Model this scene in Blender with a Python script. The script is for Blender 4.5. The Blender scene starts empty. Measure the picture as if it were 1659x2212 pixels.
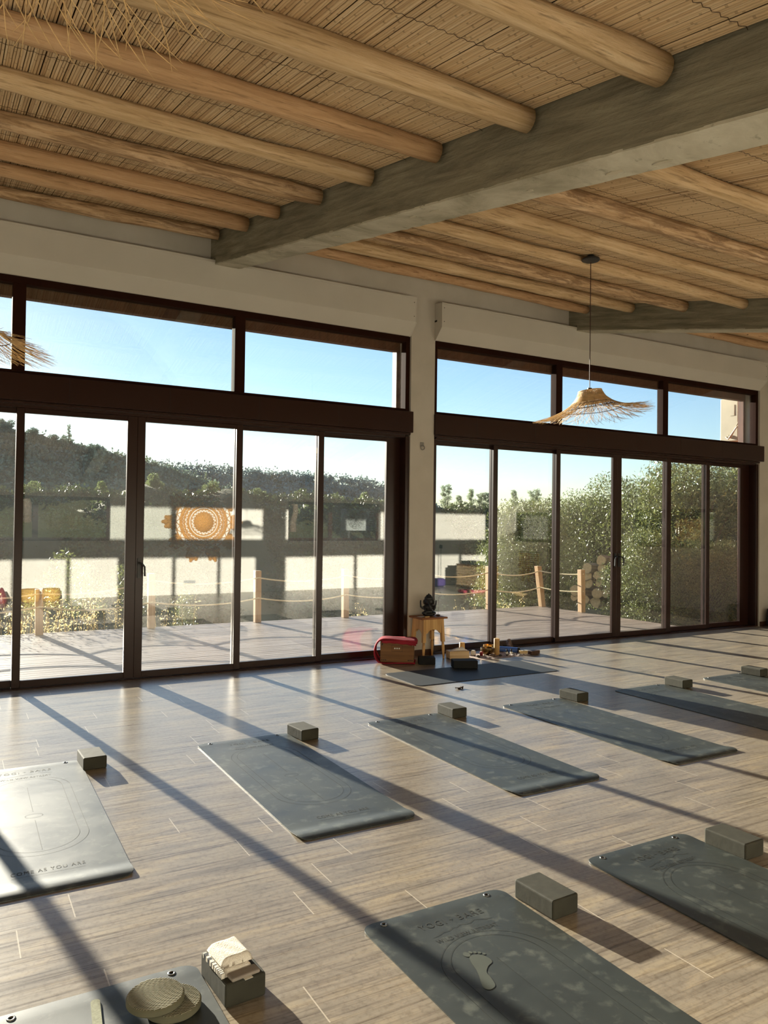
import bpy, bmesh, math, random
import numpy as np
from mathutils import Vector, Matrix, Euler

S = bpy.context.scene
COL = S.collection
R = math.radians
rng = random.Random(7)
nrs = np.random.RandomState(11)

# ------------------------------------------------------------------ camera
CAM = Vector((0, -7.6255, 1.5299))
yaw, pitch, roll = R(29.5789), R(0.93164), R(0.73817)
F_PX = 1649.64
fwd = Vector((math.sin(yaw) * math.cos(pitch), math.cos(yaw) * math.cos(pitch), math.sin(pitch)))
rt = Vector((math.cos(yaw), -math.sin(yaw), 0))
up = rt.cross(fwd)
r2 = rt * math.cos(roll) + up * math.sin(roll)
u2 = -rt * math.sin(roll) + up * math.cos(roll)
cd = bpy.data.cameras.new('camera')
cd.sensor_fit = 'HORIZONTAL'
cd.sensor_width = 36
cd.lens = 36 * F_PX / 1659
cd.clip_start = 0.02
cd.clip_end = 3000
cam = bpy.data.objects.new('camera', cd)
COL.objects.link(cam)
cam.matrix_world = Matrix(((r2.x, u2.x, -fwd.x, CAM.x), (r2.y, u2.y, -fwd.y, CAM.y), (r2.z, u2.z, -fwd.z, CAM.z), (0, 0, 0, 1)))
S.camera = cam

# ------------------------------------------------------------------ light
SUN_AZ, SUN_EL = R(-10.0), R(11.4)
W = bpy.data.worlds.new('world')
S.world = W
W.use_nodes = True
wn, wl = W.node_tree.nodes, W.node_tree.links
sky = wn.new('ShaderNodeTexSky')
sky.sky_type = 'NISHITA'
sky.sun_disc = False
sky.sun_elevation = SUN_EL
sky.sun_rotation = SUN_AZ
sky.air_density = 1.0
sky.dust_density = 0.2
sky.ozone_density = 2.0
wn['Background'].inputs['Strength'].default_value = 0.124
tint = wn.new('ShaderNodeMix'); tint.data_type = 'RGBA'; tint.blend_type = 'MULTIPLY'
tint.inputs[0].default_value = 1.0
tint.inputs[7].default_value = (0.95, 1.0, 1.10, 1)
wl.new(sky.outputs[0], tint.inputs[6])
wl.new(tint.outputs[2], wn['Background'].inputs['Color'])
sl = bpy.data.lights.new('sun', 'SUN')
sl.energy = 15.0
sl.angle = R(0.53)
sl.color = (1.0, 0.91, 0.76)
sun = bpy.data.objects.new('sun', sl)
COL.objects.link(sun)
sun.location = (-10, 40, 14)
sdir = Vector((math.sin(-SUN_AZ) * math.cos(SUN_EL), -math.cos(SUN_AZ) * math.cos(SUN_EL), -math.sin(SUN_EL)))
sun.rotation_euler = sdir.to_track_quat('-Z', 'Y').to_euler()
vs = S.view_settings
vs.view_transform = 'Standard'
vs.look = 'None'
vs.exposure = 0.95
vs.gamma = 1.0
vs.use_curve_mapping = False
cy = S.cycles
cy.use_denoising = True
cy.max_bounces = 9
cy.diffuse_bounces = 5
cy.glossy_bounces = 4
cy.transparent_max_bounces = 24
cy.sample_clamp_indirect = 6.0
cy.caustics_reflective = False
cy.caustics_refractive = False

# ------------------------------------------------------------------ materials
def srgb(h):
    h = h.lstrip('#')
    v = [int(h[i:i + 2], 16) / 255 for i in (0, 2, 4)]
    return tuple(((c + .055) / 1.055) ** 2.4 if c > .04045 else c / 12.92 for c in v) + (1,)

class NT:
    def __init__(s, name):
        s.m = bpy.data.materials.new(name)
        s.m.use_nodes = True
        s.n, s.l = s.m.node_tree.nodes, s.m.node_tree.links
        s.b = s.n['Principled BSDF']
    def new(s, t, **k):
        x = s.n.new('ShaderNode' + t)
        for a, v in k.items():
            setattr(x, a, v)
        return x
    def put(s, sock, v):
        if isinstance(v, bpy.types.NodeSocket):
            s.l.new(v, sock)
        else:
            sock.default_value = v
    def coord(s, kind='Object', scale=(1, 1, 1), loc=(0, 0, 0), rot=(0, 0, 0)):
        c = s.new('TexCoord')
        mp = s.new('Mapping')
        mp.inputs['Scale'].default_value = scale
        mp.inputs['Location'].default_value = loc
        mp.inputs['Rotation'].default_value = rot
        s.l.new(c.outputs[kind], mp.inputs[0])
        return mp.outputs[0]
    def noise(s, vec, scale=5, detail=4, rough=.55, dist=0):
        x = s.new('TexNoise')
        x.inputs['Scale'].default_value = scale
        x.inputs['Detail'].default_value = detail
        x.inputs['Roughness'].default_value = rough
        x.inputs['Distortion'].default_value = dist
        if vec is not None:
            s.l.new(vec, x.inputs['Vector'])
        return x.outputs['Fac']
    def math(s, op, a, b=0.0, c=None):
        x = s.new('Math', operation=op)
        s.put(x.inputs[0], a)
        s.put(x.inputs[1], b)
        if c is not None:
            s.put(x.inputs[2], c)
        return x.outputs[0]
    def ramp(s, fac, stops, interp='LINEAR'):
        x = s.new('ValToRGB')
        x.color_ramp.interpolation = interp
        e = x.color_ramp.elements
        while len(e) < len(stops):
            e.new(0.5)
        for k, (p, c) in enumerate(stops):
            e[k].position = p
            e[k].color = c if not isinstance(c, str) else srgb(c)
        s.put(x.inputs[0], fac)
        return x.outputs[0]
    def mix(s, fac, a, b, blend='MIX'):
        x = s.new('Mix', data_type='RGBA', blend_type=blend)
        s.put(x.inputs[0], fac)
        s.put(x.inputs[6], a)
        s.put(x.inputs[7], b)
        return x.outputs[2]
    def bump(s, h, strength=.3, dist=.01):
        x = s.new('Bump')
        x.inputs['Strength'].default_value = strength
        x.inputs['Distance'].default_value = dist
        s.put(x.inputs['Height'], h)
        s.l.new(x.outputs[0], s.b.inputs['Normal'])
    def fin(s, color=None, rough=None, spec=None, metal=None):
        if color is not None:
            s.put(s.b.inputs['Base Color'], color)
        if rough is not None:
            s.put(s.b.inputs['Roughness'], rough)
        if spec is not None:
            s.b.inputs['Specular IOR Level'].default_value = spec
        if metal is not None:
            s.b.inputs['Metallic'].default_value = metal
        return s.m

def plain(name, c, rough=.6, spec=.4, metal=0, vary=.12, scale=8, bump=0):
    t = NT(name)
    n = t.noise(t.coord(), scale, 4)
    col = srgb(c)
    d = tuple(max(0, v * (1 - vary)) for v in col[:3]) + (1,)
    e = tuple(min(1, v * (1 + vary)) for v in col[:3]) + (1,)
    cc = t.ramp(n, [(.3, d), (.7, e)])
    if bump:
        t.bump(n, bump, .01)
    return t.fin(cc, rough, spec, metal)

def wood(name, dark, mid, light, axis=0, rough=.6, sc=1.0):
    t = NT(name)
    s = [30 * sc] * 3
    s[axis] = 1.6 * sc
    v = t.coord('Object', tuple(s))
    n = t.noise(v, 1.0, 5, .6, .6)
    n2 = t.noise(t.coord(), 3 * sc, 3)
    c = t.ramp(n, [(.25, dark), (.5, mid), (.75, light)])
    c = t.mix(t.math('MULTIPLY', n2, .25), c, srgb(dark))
    t.bump(n, .15, .004)
    return t.fin(c, rough, .35)

M = {}
# floor: wood-look plank tiles, 0.2 x 1.2 m, laid along x
t = NT('wood_plank_tile')
g = t.new('NewGeometry').outputs['Position']
sep = t.new('SeparateXYZ'); t.l.new(g, sep.inputs[0])
px, py = sep.outputs[0], sep.outputs[1]
row = t.math('FLOOR', t.math('DIVIDE', t.math('ADD', py, 20.12), .206))
rfr = t.math('FRACT', t.math('DIVIDE', t.math('ADD', py, 20.12), .206))
wnz = t.new('TexWhiteNoise', noise_dimensions='1D'); t.l.new(row, wnz.inputs['W'])
u = t.math('DIVIDE', t.math('ADD', t.math('ADD', px, 30), t.math('MULTIPLY', wnz.outputs[0], 1.2)), 1.2)
colid = t.math('FLOOR', u)
ufr = t.math('FRACT', u)
cmb = t.new('CombineXYZ'); t.l.new(row, cmb.inputs[0]); t.l.new(colid, cmb.inputs[1])
wn2 = t.new('TexWhiteNoise', noise_dimensions='3D'); t.l.new(cmb.outputs[0], wn2.inputs['Vector'])
pid = wn2.outputs[0]
cv = t.new('CombineXYZ')
t.l.new(t.math('MULTIPLY', px, 1.5), cv.inputs[0]); t.l.new(t.math('MULTIPLY', py, 62.0), cv.inputs[1]); t.l.new(t.math('MULTIPLY', pid, 40), cv.inputs[2])
n1 = t.noise(cv.outputs[0], 1.0, 7, .7, .25)
cv2 = t.new('CombineXYZ')
t.l.new(t.math('MULTIPLY', px, 1.1), cv2.inputs[0]); t.l.new(t.math('MULTIPLY', py, 5.0), cv2.inputs[1]); t.l.new(t.math('MULTIPLY', pid, 60), cv2.inputs[2])
n2 = t.noise(cv2.outputs[0], 1.6, 6, .65, .5)
base = t.ramp(n2, [(.25, '#6f675c'), (.5, '#918778'), (.75, '#ad9d80')])
base = t.mix(t.math('MULTIPLY', pid, .35), base, srgb('#8f8677'))
dark = t.ramp(n1, [(.36, (.42, .38, .36, 1)), (.52, (1, 1, 1, 1))])
base = t.mix(.75, base, dark, 'MULTIPLY')
n3 = t.noise(g, 38, 4, .7)
base = t.mix(.55, base, t.ramp(n3, [(.33, (.55, .5, .46, 1)), (.5, (1, 1, 1, 1)), (.7, (1.12, 1.1, 1.06, 1))]), 'MULTIPLY')
endj = t.math('LESS_THAN', t.math('MINIMUM', ufr, t.math('SUBTRACT', 1.0, ufr)), .0019)
lonj = t.math('LESS_THAN', t.math('MINIMUM', rfr, t.math('SUBTRACT', 1.0, rfr)), .0035)
base = t.mix(t.math('MULTIPLY', lonj, .45), base, srgb('#5a4b3e'))
base = t.mix(t.math('MULTIPLY', endj, .7), base, srgb('#cbc1b0'))
t.bump(n1, .10, .002)
rg = t.math('MULTIPLY_ADD', n1, .20, .20)
M['floor'] = t.fin(base, rg, .75)

# white plaster
t = NT('white_plaster')
v = t.coord()
n = t.noise(v, 3, 4)
n2 = t.noise(v, 90, 3)
t.bump(n2, .05, .002)
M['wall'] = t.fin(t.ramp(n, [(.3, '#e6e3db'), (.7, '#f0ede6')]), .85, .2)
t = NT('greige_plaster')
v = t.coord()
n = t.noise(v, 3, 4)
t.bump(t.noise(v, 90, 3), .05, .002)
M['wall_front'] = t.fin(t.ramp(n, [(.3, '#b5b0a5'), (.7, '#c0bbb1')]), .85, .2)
M['white_metal'] = plain('white_coated_metal', '#c0bcb2', .5, .4, vary=.04, scale=2)
# dark brown aluminium
t = NT('dark_brown_aluminium')
n = t.noise(t.coord('Object', (1, 1, 40)), 12, 3)
M['frame'] = t.fin(t.ramp(n, [(.3, '#24120c'), (.7, '#2e1811')]), .28, .3)
M['frame_matte'] = plain('matt_brown_frame', '#2a160f', .85, .06, vary=.1)
M['redwood'] = wood('reddish_exterior_wood', '#3f2118', '#5e3423', '#75452f', 2)
M['black_rubber'] = plain('black_rubber', '#15120f', .5, .4)
M['black_metal'] = plain('black_metal', '#17181a', .4, .5)
# glass : thin clear pane that mirrors by angle
def glass(name, f0, tint=(.97, .985, .98, 1), dirt=0.0):
    t = NT(name)
    t.n.remove(t.b)
    out = t.n['Material Output']
    tr = t.new('BsdfTransparent'); tr.inputs[0].default_value = tint
    gl = t.new('BsdfGlossy'); gl.inputs['Roughness'].default_value = 0.0
    lw = t.new('LayerWeight'); lw.inputs[0].default_value = .5
    f = t.math('MULTIPLY_ADD', t.math('POWER', lw.outputs['Facing'], 5.0), 1 - f0, f0)
    ms = t.new('MixShader')
    t.l.new(f, ms.inputs[0]); t.l.new(tr.outputs[0], ms.inputs[1]); t.l.new(gl.outputs[0], ms.inputs[2])
    if dirt:
        df = t.new('BsdfDiffuse'); df.inputs[0].default_value = (.8, .8, .78, 1)
        tl = t.new('BsdfTranslucent'); tl.inputs[0].default_value = (.8, .8, .78, 1)
        ad = t.new('MixShader'); t.l.new(df.outputs[0], ad.inputs[1]); t.l.new(tl.outputs[0], ad.inputs[2])
        m2 = t.new('MixShader')
        d = t.math('MULTIPLY', t.noise(t.coord(), 1.5, 3), dirt)
        t.l.new(d, m2.inputs[0]); t.l.new(ms.outputs[0], m2.inputs[1]); t.l.new(ad.outputs[0], m2.inputs[2])
        ms = m2
    t.l.new(ms.outputs[0], out.inputs[0])
    return t.m
M['glass'] = glass('window_glass', .09, dirt=.003)
M['glass_dusty'] = glass('dusty_window_glass', .125, dirt=.017)  # real dust film, thickened to stand in for the haze outdoors
M['bulb'] = glass('bulb_glass', .06)
# concrete
t = NT('board_marked_concrete')
g = t.new('NewGeometry').outputs['Position']
mp = t.new('Mapping'); mp.inputs['Scale'].default_value = (4, 1.3, 16)
rtm = t.new('Mapping'); rtm.inputs['Rotation'].default_value = (-math.atan(.208), 0, 0); t.l.new(g, rtm.inputs[0]); t.l.new(rtm.outputs[0], mp.inputs[0])
n1 = t.noise(mp.outputs[0], 1.2, 6, .65, .4)
n2 = t.noise(g, 2.2, 5, .6)
n3 = t.noise(g, 40, 3)
c = t.ramp(n1, [(.34, '#6f6a5b'), (.5, '#8c8775'), (.66, '#a6a18d')])
c = t.mix(t.math('MULTIPLY', n2, .5), c, srgb('#706c5c'))
t.bump(t.math('ADD', n1, t.math('MULTIPLY', n3, .3)), .7, .02)
M['concrete'] = t.fin(c, .85, .25)
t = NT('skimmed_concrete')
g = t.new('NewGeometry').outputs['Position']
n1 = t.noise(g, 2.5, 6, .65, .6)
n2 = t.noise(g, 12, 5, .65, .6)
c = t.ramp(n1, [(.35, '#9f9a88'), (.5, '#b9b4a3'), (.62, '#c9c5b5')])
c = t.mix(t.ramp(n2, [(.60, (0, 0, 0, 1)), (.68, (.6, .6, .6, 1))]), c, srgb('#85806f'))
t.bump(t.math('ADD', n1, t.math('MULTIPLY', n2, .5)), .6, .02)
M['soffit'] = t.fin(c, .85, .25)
M['plaster_patch'] = plain('light_mortar', '#b9b2a0', .9, .2)
# reeds
t = NT('cane_reed')
at = t.new('Attribute'); at.attribute_name = 'tone'
g = t.new('NewGeometry').outputs['Position']
mp = t.new('Mapping'); mp.inputs['Scale'].default_value = (60, 5, 5); t.l.new(g, mp.inputs[0])
n1 = t.noise(mp.outputs[0], 1, 4, .6)
c = t.ramp(at.outputs['Fac'], [(0, '#b09270'), (.45, '#d6bc96'), (.8, '#e4cdaa'), (1, '#ecdaba')])
c = t.mix(t.math('MULTIPLY', n1, .3), c, srgb('#8a683e'))
sp = t.new('SeparateXYZ'); t.l.new(g, sp.inputs[0])
node = t.math('LESS_THAN', t.math('FRACT', t.math('ADD', t.math('MULTIPLY', sp.outputs[1], 3.1), t.math('MULTIPLY', at.outputs['Fac'], 37.0))), .035)
c = t.mix(t.math('MULTIPLY', node, .4), c, srgb('#5f4526'))
M['reed'] = t.fin(c, .6, .35)
M['reed_back'] = plain('dark_reed_backing', '#4c371f', .9, .1)
M['wire'] = plain('rusty_wire', '#3d2c1c', .6, .4)
def logmat(name, d, m, l, patch, pa):
    t = NT(name)
    n1 = t.noise(t.coord('Object', (1.3, 26, 26)), 1.4, 8, .72, .5)
    n2 = t.noise(t.coord('Object', (1.6, 17, 17)), 1.3, 8, .75, .7)
    n4 = t.noise(t.coord('Object', (3.5, 70, 70)), 1.0, 4, .65)
    n5 = t.noise(t.coord('Object', (1, 3, 3)), 1.2, 3, .6)
    c = t.ramp(n1, [(.32, d), (.5, m), (.66, l)])
    pm = t.ramp(n2, [(.56 - pa, (0, 0, 0, 1)), (.66 - pa, (1, 1, 1, 1))])
    c = t.mix(t.math('MULTIPLY', pm, .7), c, srgb(patch))
    c = t.mix(t.ramp(n4, [(.34, (.55, .55, .55, 1)), (.44, (0, 0, 0, 1))]), c, srgb('#604426'))
    c = t.mix(t.ramp(n5, [(.4, (0, 0, 0, 1)), (.75, (.4, .4, .4, 1))]), c, srgb(d))
    c = t.mix(1.0, c, (.94, .95, 1.0, 1), 'MULTIPLY')
    t.bump(t.math('ADD', n1, t.math('MULTIPLY', n2, 1.0)), .6, .014)
    return t.fin(c, .62, .3)
M['log_pale'] = logmat('pale_peeled_log', '#ac9166', '#d0b288', '#e2caa2', '#9c7c56', -.03)
M['log_red'] = logmat('reddish_smooth_log', '#a8855e', '#c49f75', '#d2b08a', '#98714b', -.08)
M['log_patch'] = logmat('patchy_bark_log', '#a88860', '#ccac84', '#dcc29e', '#6a4c30', .10)
# mats
t = NT('grey_green_mat_rubber')
v = t.coord()
oi = t.new('ObjectInfo')
va = t.new('VectorMath', operation='ADD'); t.l.new(v, va.inputs[0])
cx = t.new('CombineXYZ'); t.l.new(t.math('MULTIPLY', oi.outputs['Random'], 30), cx.inputs[0]); t.l.new(cx.outputs[0], va.inputs[1])
n1 = t.noise(va.outputs[0], 3.2, 5, .6, .6)
n2 = t.noise(va.outputs[0], 13, 4, .6, .25)
c = t.ramp(n1, [(.3, '#252a28'), (.6, '#2d3330'), (.8, '#373d38')])
dust = t.ramp(n2, [(.54, (0, 0, 0, 1)), (.70, (1, 1, 1, 1))])
c = t.mix(t.math('MULTIPLY', dust, .26), c, srgb('#83877c'))
t.bump(t.noise(v, 300, 2), .08, .001)
M['mat'] = t.fin(c, t.math('MULTIPLY_ADD', n1, .25, .34), .68)
M['smear'] = plain('pale_smear', '#8f917c', .85, .2, vary=.2, scale=120)
M['navy_mat'] = plain('dark_navy_mat', '#23282c', .6, .3, vary=.25, scale=4)
M['mat_line'] = plain('engraved_mat_print', '#202320', .7, .3)
M['dust'] = plain('dust_smudge', '#474c46', .8, .2)
M['steel'] = plain('steel_eyelet', '#8d8d8a', .35, .5, 1.0)
M['block'] = plain('grey_green_foam', '#37362d', .8, .25, vary=.18, scale=14, bump=.15)
M['black_foam'] = plain('black_foam', '#1d1e1f', .8, .25)
M['rib_foam'] = plain('grey_ribbed_foam', '#8a8674', .8, .2, vary=.1)
M['navy'] = plain('dark_foam', '#64624f', .75, .3)
# timber
M['pine'] = wood('pine_wood', '#a8804a', '#caa066', '#dcb67c', 2)
M['pine_x'] = wood('pine_top', '#6e4424', '#8a5830', '#9d6b3d', 0)
M['box_wood'] = wood('light_box_wood', '#c0a072', '#dcc096', '#e6d0aa', 0)
M['brown_wood'] = wood('brown_instrument_wood', '#5a3b20', '#76512d', '#876038', 0)
M['dark_wood'] = wood('dark_box_wood', '#33211a', '#4a2f22', '#5c3c2b', 0)
M['deck'] = wood('weathered_deck_board', '#54473f', '#7f736a', '#a59a90', 0, .45, .9)
M['post'] = wood('fence_post_timber', '#8f6e48', '#b08c60', '#c4a276', 2)
M['firewood'] = wood('firewood_bark', '#6b5a44', '#8f7c60', '#a8946f', 1, .85)
M['firewood_end'] = plain('firewood_cut_end', '#cbb184', .85, .2, vary=.2, scale=20)
M['rope'] = plain('pale_rope', '#d8c9a2', .8, .2, vary=.2, scale=60)
M['red_cloth'] = plain('red_felt', '#8e2634', .9, .2, vary=.15, scale=6, bump=.2)
M['white_cloth'] = plain('white_terry', '#e3ddd0', .95, .1, vary=.06, scale=220, bump=.35)
M['grey_cloth'] = plain('grey_cloth', '#8d857c', .9, .1)
M['lace'] = plain('lace_cloth', '#b9a79b', .95, .1, vary=.5, scale=45)
M['paper'] = plain('white_paper', '#d9d6cc', .8, .2, vary=.04)
M['tissue'] = plain('white_tissue', '#dcdad6', .9, .1, vary=.03)
M['brass'] = plain('brass', '#b08a48', .3, .5, 1.0, vary=.2)
M['bronze'] = plain('dark_bronze', '#6b5636', .35, .5, 1.0, vary=.25)
M['blue'] = plain('blue_tube_card', '#3f62a8', .35, .5)
M['red_wax'] = plain('red_wax', '#7c1a24', .4, .5)
M['bamboo'] = plain('bamboo_tube', '#b9935a', .5, .4, vary=.15, scale=20)
M['stone'] = plain('dark_stone', '#3f3833', .8, .3, vary=.4, scale=30)
M['crystal'] = plain('white_crystal', '#d5d0cc', .3, .5)
M['geode'] = plain('speckled_shell', '#6e5a4a', .7, .3, vary=.8, scale=40)
M['amber'] = plain('dark_bottle_glass', '#1c1512', .15, .6)
M['statue'] = plain('black_resin', '#0f1012', .45, .5)
M['leafdry'] = plain('dry_leaf', '#3a2c20', .8, .2)
M['straw'] = plain('pendant_straw', '#c6a678', .6, .3, vary=.25, scale=30)
M['straw_dark'] = plain('pendant_hoop', '#3a2a20', .6, .3)
M['cord'] = plain('brown_cord', '#3a2320', .6, .3)
M['yellow_basket'] = plain('yellow_woven_basket', '#c79d4c', .8, .2, vary=.25, scale=50, bump=.5)
M['purple'] = plain('purple_cloth', '#5b4a86', .9, .2)
M['pink'] = plain('pink_mat', '#b04a5e', .8, .2)
M['jute'] = plain('natural_jute', '#c08a46', .85, .15, vary=.2, scale=50, bump=.5)
M['marigold'] = plain('orange_marigold', '#e0a321', .9, .1, vary=.25, scale=40)
M['garland_red'] = plain('red_petals', '#b03028', .9, .1, vary=.25, scale=40)
M['wicker'] = plain('dark_wicker', '#4c443a', .8, .2, vary=.3, scale=60, bump=.6)
M['plastic_white'] = plain('white_plastic', '#b4b6b6', .5, .4, vary=.04)
M['aged_plastic'] = plain('aged_cream_plastic', '#a8a08c', .55, .3, vary=.06)
M['grille'] = plain('dark_grille', '#3a3d3f', .5, .4)
M['render_red'] = plain('red_facade_render', '#a2644f', .9, .2)
# nature
def leafmat(name, a, b, trans=.35, rough=.55):
    t = NT(name)
    at = t.new('Attribute'); at.attribute_name = 'tone'
    c = t.ramp(at.outputs['Fac'], [(0, a), (1, b)])
    t.put(t.b.inputs['Base Color'], c)
    t.b.inputs['Roughness'].default_value = rough
    t.b.inputs['Specular IOR Level'].default_value = .35
    if trans:
        tl = t.new('BsdfTranslucent'); t.l.new(c, tl.inputs[0])
        ms = t.new('MixShader'); ms.inputs[0].default_value = trans
        t.l.new(t.b.outputs[0], ms.inputs[1]); t.l.new(tl.outputs[0], ms.inputs[2])
        t.l.new(ms.outputs[0], t.n['Material Output'].inputs[0])
    return t.m
M['olive'] = leafmat('olive_leaf', '#2c381a', '#8a9458', .22, .4)
M['oak'] = leafmat('evergreen_leaf', '#4c5c38', '#8c9860', .45)
M['scrub'] = leafmat('hill_scrub_leaf', '#53665e', '#80927c', .2)  # distance haze is put into this pale blue-green leaf colour
M['dark_bush'] = leafmat('dark_bush_leaf', '#2c3822', '#56643a', .15)
M['pinetree'] = leafmat('pine_needles', '#5f6d58', '#97a47e', .35)
M['far'] = leafmat('hazed_wood_leaf', '#6c7c7c', '#8a9a94', .15)  # grey-blue air haze is mixed into the leaf colour
M['oat'] = leafmat('dry_oat_straw', '#b39c5c', '#e2d29a', .5)
M['bark'] = plain('grey_bark', '#5c5044', .9, .1, vary=.3, scale=15, bump=.5)
t = NT('dry_hill_ground')
g = t.new('NewGeometry').outputs['Position']
n1 = t.noise(g, .08, 6, .65)
n2 = t.noise(g, 1.5, 5, .65)
c = t.ramp(n1, [(.35, '#3c4530'), (.55, '#505338'), (.75, '#6a6244')])
c = t.mix(t.math('MULTIPLY', n2, .4), c, srgb('#4a4a30'))
t.bump(n2, .6, .1)
M['ground'] = t.fin(c, .95, .1)

# ------------------------------------------------------------------ mesh helpers
class MB:
    def __init__(s):
        s.v, s.f, s.t = [], [], []
    def add(s, vs, fs, tone=None):
        o = len(s.v)
        s.v += [tuple(v) for v in vs]
        s.f += [tuple(i + o for i in f) for f in fs]
        s.t += [tone if tone is not None else .5] * len(vs)
        return s
    def box(s, x0, x1, y0, y1, z0, z1, mat=None):
        vs = [(x0, y0, z0), (x1, y0, z0), (x1, y1, z0), (x0, y1, z0), (x0, y0, z1), (x1, y0, z1), (x1, y1, z1), (x0, y1, z1)]
        if mat is not None:
            vs = [mat @ Vector(v) for v in vs]
        return s.add(vs, [(0, 3, 2, 1), (4, 5, 6, 7), (0, 1, 5, 4), (1, 2, 6, 5), (2, 3, 7, 6), (3, 0, 4, 7)])
    def tube(s, pts, rad, n=8, caps=True, tone=None, wob=0):
        pts = [Vector(p) for p in pts]
        k = len(pts)
        if not hasattr(rad, '__len__'):
            rad = [rad] * k
        vs, fs = [], []
        ref = None
        for i, p in enumerate(pts):
            d = (pts[min(i + 1, k - 1)] - pts[max(i - 1, 0)])
            d = d.normalized() if d.length > 1e-9 else Vector((0, 0, 1))
            if ref is None:
                ref = d.orthogonal().normalized()
            a = (ref - d * ref.dot(d))
            a = a.normalized() if a.length > 1e-6 else d.orthogonal().normalized()
            ref = a
            b = d.cross(a)
            for j in range(n):
                th = 2 * math.pi * j / n
                r = rad[i] * (1 + (rng.uniform(-wob, wob) if wob else 0))
                vs.append(p + a * (r * math.cos(th)) + b * (r * math.sin(th)))
        for i in range(k - 1):
            for j in range(n):
                j2 = (j + 1) % n
                fs.append((i * n + j, i * n + j2, (i + 1) * n + j2, (i + 1) * n + j))
        if caps:
            fs.append(tuple(reversed(range(n))))
            fs.append(tuple((k - 1) * n + j for j in range(n)))
        return s.add(vs, fs, tone)
    def lathe(s, prof, n=24, c=(0, 0, 0), tone=None):
        vs, fs = [], []
        for r, z in prof:
            for j in range(n):
                th = 2 * math.pi * j / n
                vs.append((c[0] + r * math.cos(th), c[1] + r * math.sin(th), c[2] + z))
        for i in range(len(prof) - 1):
            for j in range(n):
                j2 = (j + 1) % n
                fs.append((i * n + j, i * n + j2, (i + 1) * n + j2, (i + 1) * n + j))
        if prof[0][0] > 1e-6:
            fs.append(tuple(reversed(range(n))))
        if prof[-1][0] > 1e-6:
            fs.append(tuple((len(prof) - 1) * n + j for j in range(n)))
        return s.add(vs, fs, tone)
    def prism(s, poly, axis, a, b):
        """poly: 2D outline; extruded along axis from a to b"""
        def P(u, v, w):
            return {'x': (w, u, v), 'y': (u, w, v), 'z': (u, v, w)}[axis]
        n = len(poly)
        vs = [P(u, v, a) for u, v in poly] + [P(u, v, b) for u, v in poly]
        fs = [tuple(range(n)), tuple(reversed(range(n, 2 * n)))]
        for i in range(n):
            j = (i + 1) % n
            fs.append((i, i + n, j + n, j))
        return s.add(vs, fs)
    def build(s, name, mat, parent=None, smooth=False, bevel=0, seg=2, loc=None):
        me = bpy.data.meshes.new(name)
        me.from_pydata(s.v, [], s.f)
        bm = bmesh.new(); bm.from_mesh(me)
        bmesh.ops.recalc_face_normals(bm, faces=bm.faces)
        if bevel:
            es = [e for e in bm.edges if len(e.link_faces) == 2 and e.calc_face_angle(0) > .5]
            bmesh.ops.bevel(bm, geom=es, offset=bevel, segments=seg, affect='EDGES', profile=.5, clamp_overlap=True)
        bm.to_mesh(me); bm.free()
        if not bevel and len(set(s.t)) > 1:
            at = me.attributes.new('tone', 'FLOAT', 'POINT')
            at.data.foreach_set('value', np.array(s.t, dtype=np.float32))
        me.materials.append(M[mat] if isinstance(mat, str) else mat)
        if smooth:
            me.shade_smooth() if smooth is True else None
            if smooth == 'auto':
                me.set_sharp_from_angle(angle=R(40)); 
                for p in me.polygons:
                    p.use_smooth = True
        o = bpy.data.objects.new(name, me)
        COL.objects.link(o)
        if parent:
            o.parent = parent
        if loc:
            o.location = loc
        return o

def thing(name, label, cat, loc=(0, 0, 0), rz=0, group=None):
    o = bpy.data.objects.new(name, None)
    o.empty_display_size = .1
    COL.objects.link(o)
    o.location = loc
    o.rotation_euler = (0, 0, rz)
    return tag(o, label, cat, group)
def tag(o, label, cat, group=None, kind=None):
    o['label'] = label
    o['category'] = cat
    if group:
        o['group'] = group
    if kind:
        o['kind'] = kind
    return o
def struct(o):
    o['kind'] = 'structure'
    return o
def dup(root, loc, rz=None, label=None, group=None):
    r = root.copy(); COL.objects.link(r)
    r.location = loc
    if rz is not None:
        r.rotation_euler = (0, 0, rz)
    if label:
        r['label'] = label
    if group:
        r['group'] = group
    for ch in list(root.children):
        c = ch.copy(); COL.objects.link(c); c.parent = r
        for g in list(ch.children):
            d = g.copy(); COL.objects.link(d); d.parent = c
    return r
def npmesh(name, v, f4, mat, tone=None, parent=None):
    """fast quad mesh from arrays"""
    me = bpy.data.meshes.new(name)
    nv, nf = len(v), len(f4)
    me.vertices.add(nv); me.vertices.foreach_set('co', v.astype(np.float32).ravel())
    me.loops.add(nf * 4); me.loops.foreach_set('vertex_index', f4.astype(np.int32).ravel())
    me.polygons.add(nf); me.polygons.foreach_set('loop_start', np.arange(0, nf * 4, 4, dtype=np.int32))
    me.update(calc_edges=True)
    if tone is not None:
        at = me.attributes.new('tone', 'FLOAT', 'POINT'); at.data.foreach_set('value', tone.astype(np.float32))
    me.materials.append(M[mat])
    me.validate()
    o = bpy.data.objects.new(name, me); COL.objects.link(o)
    if parent:
        o.parent = parent
    return o
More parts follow.
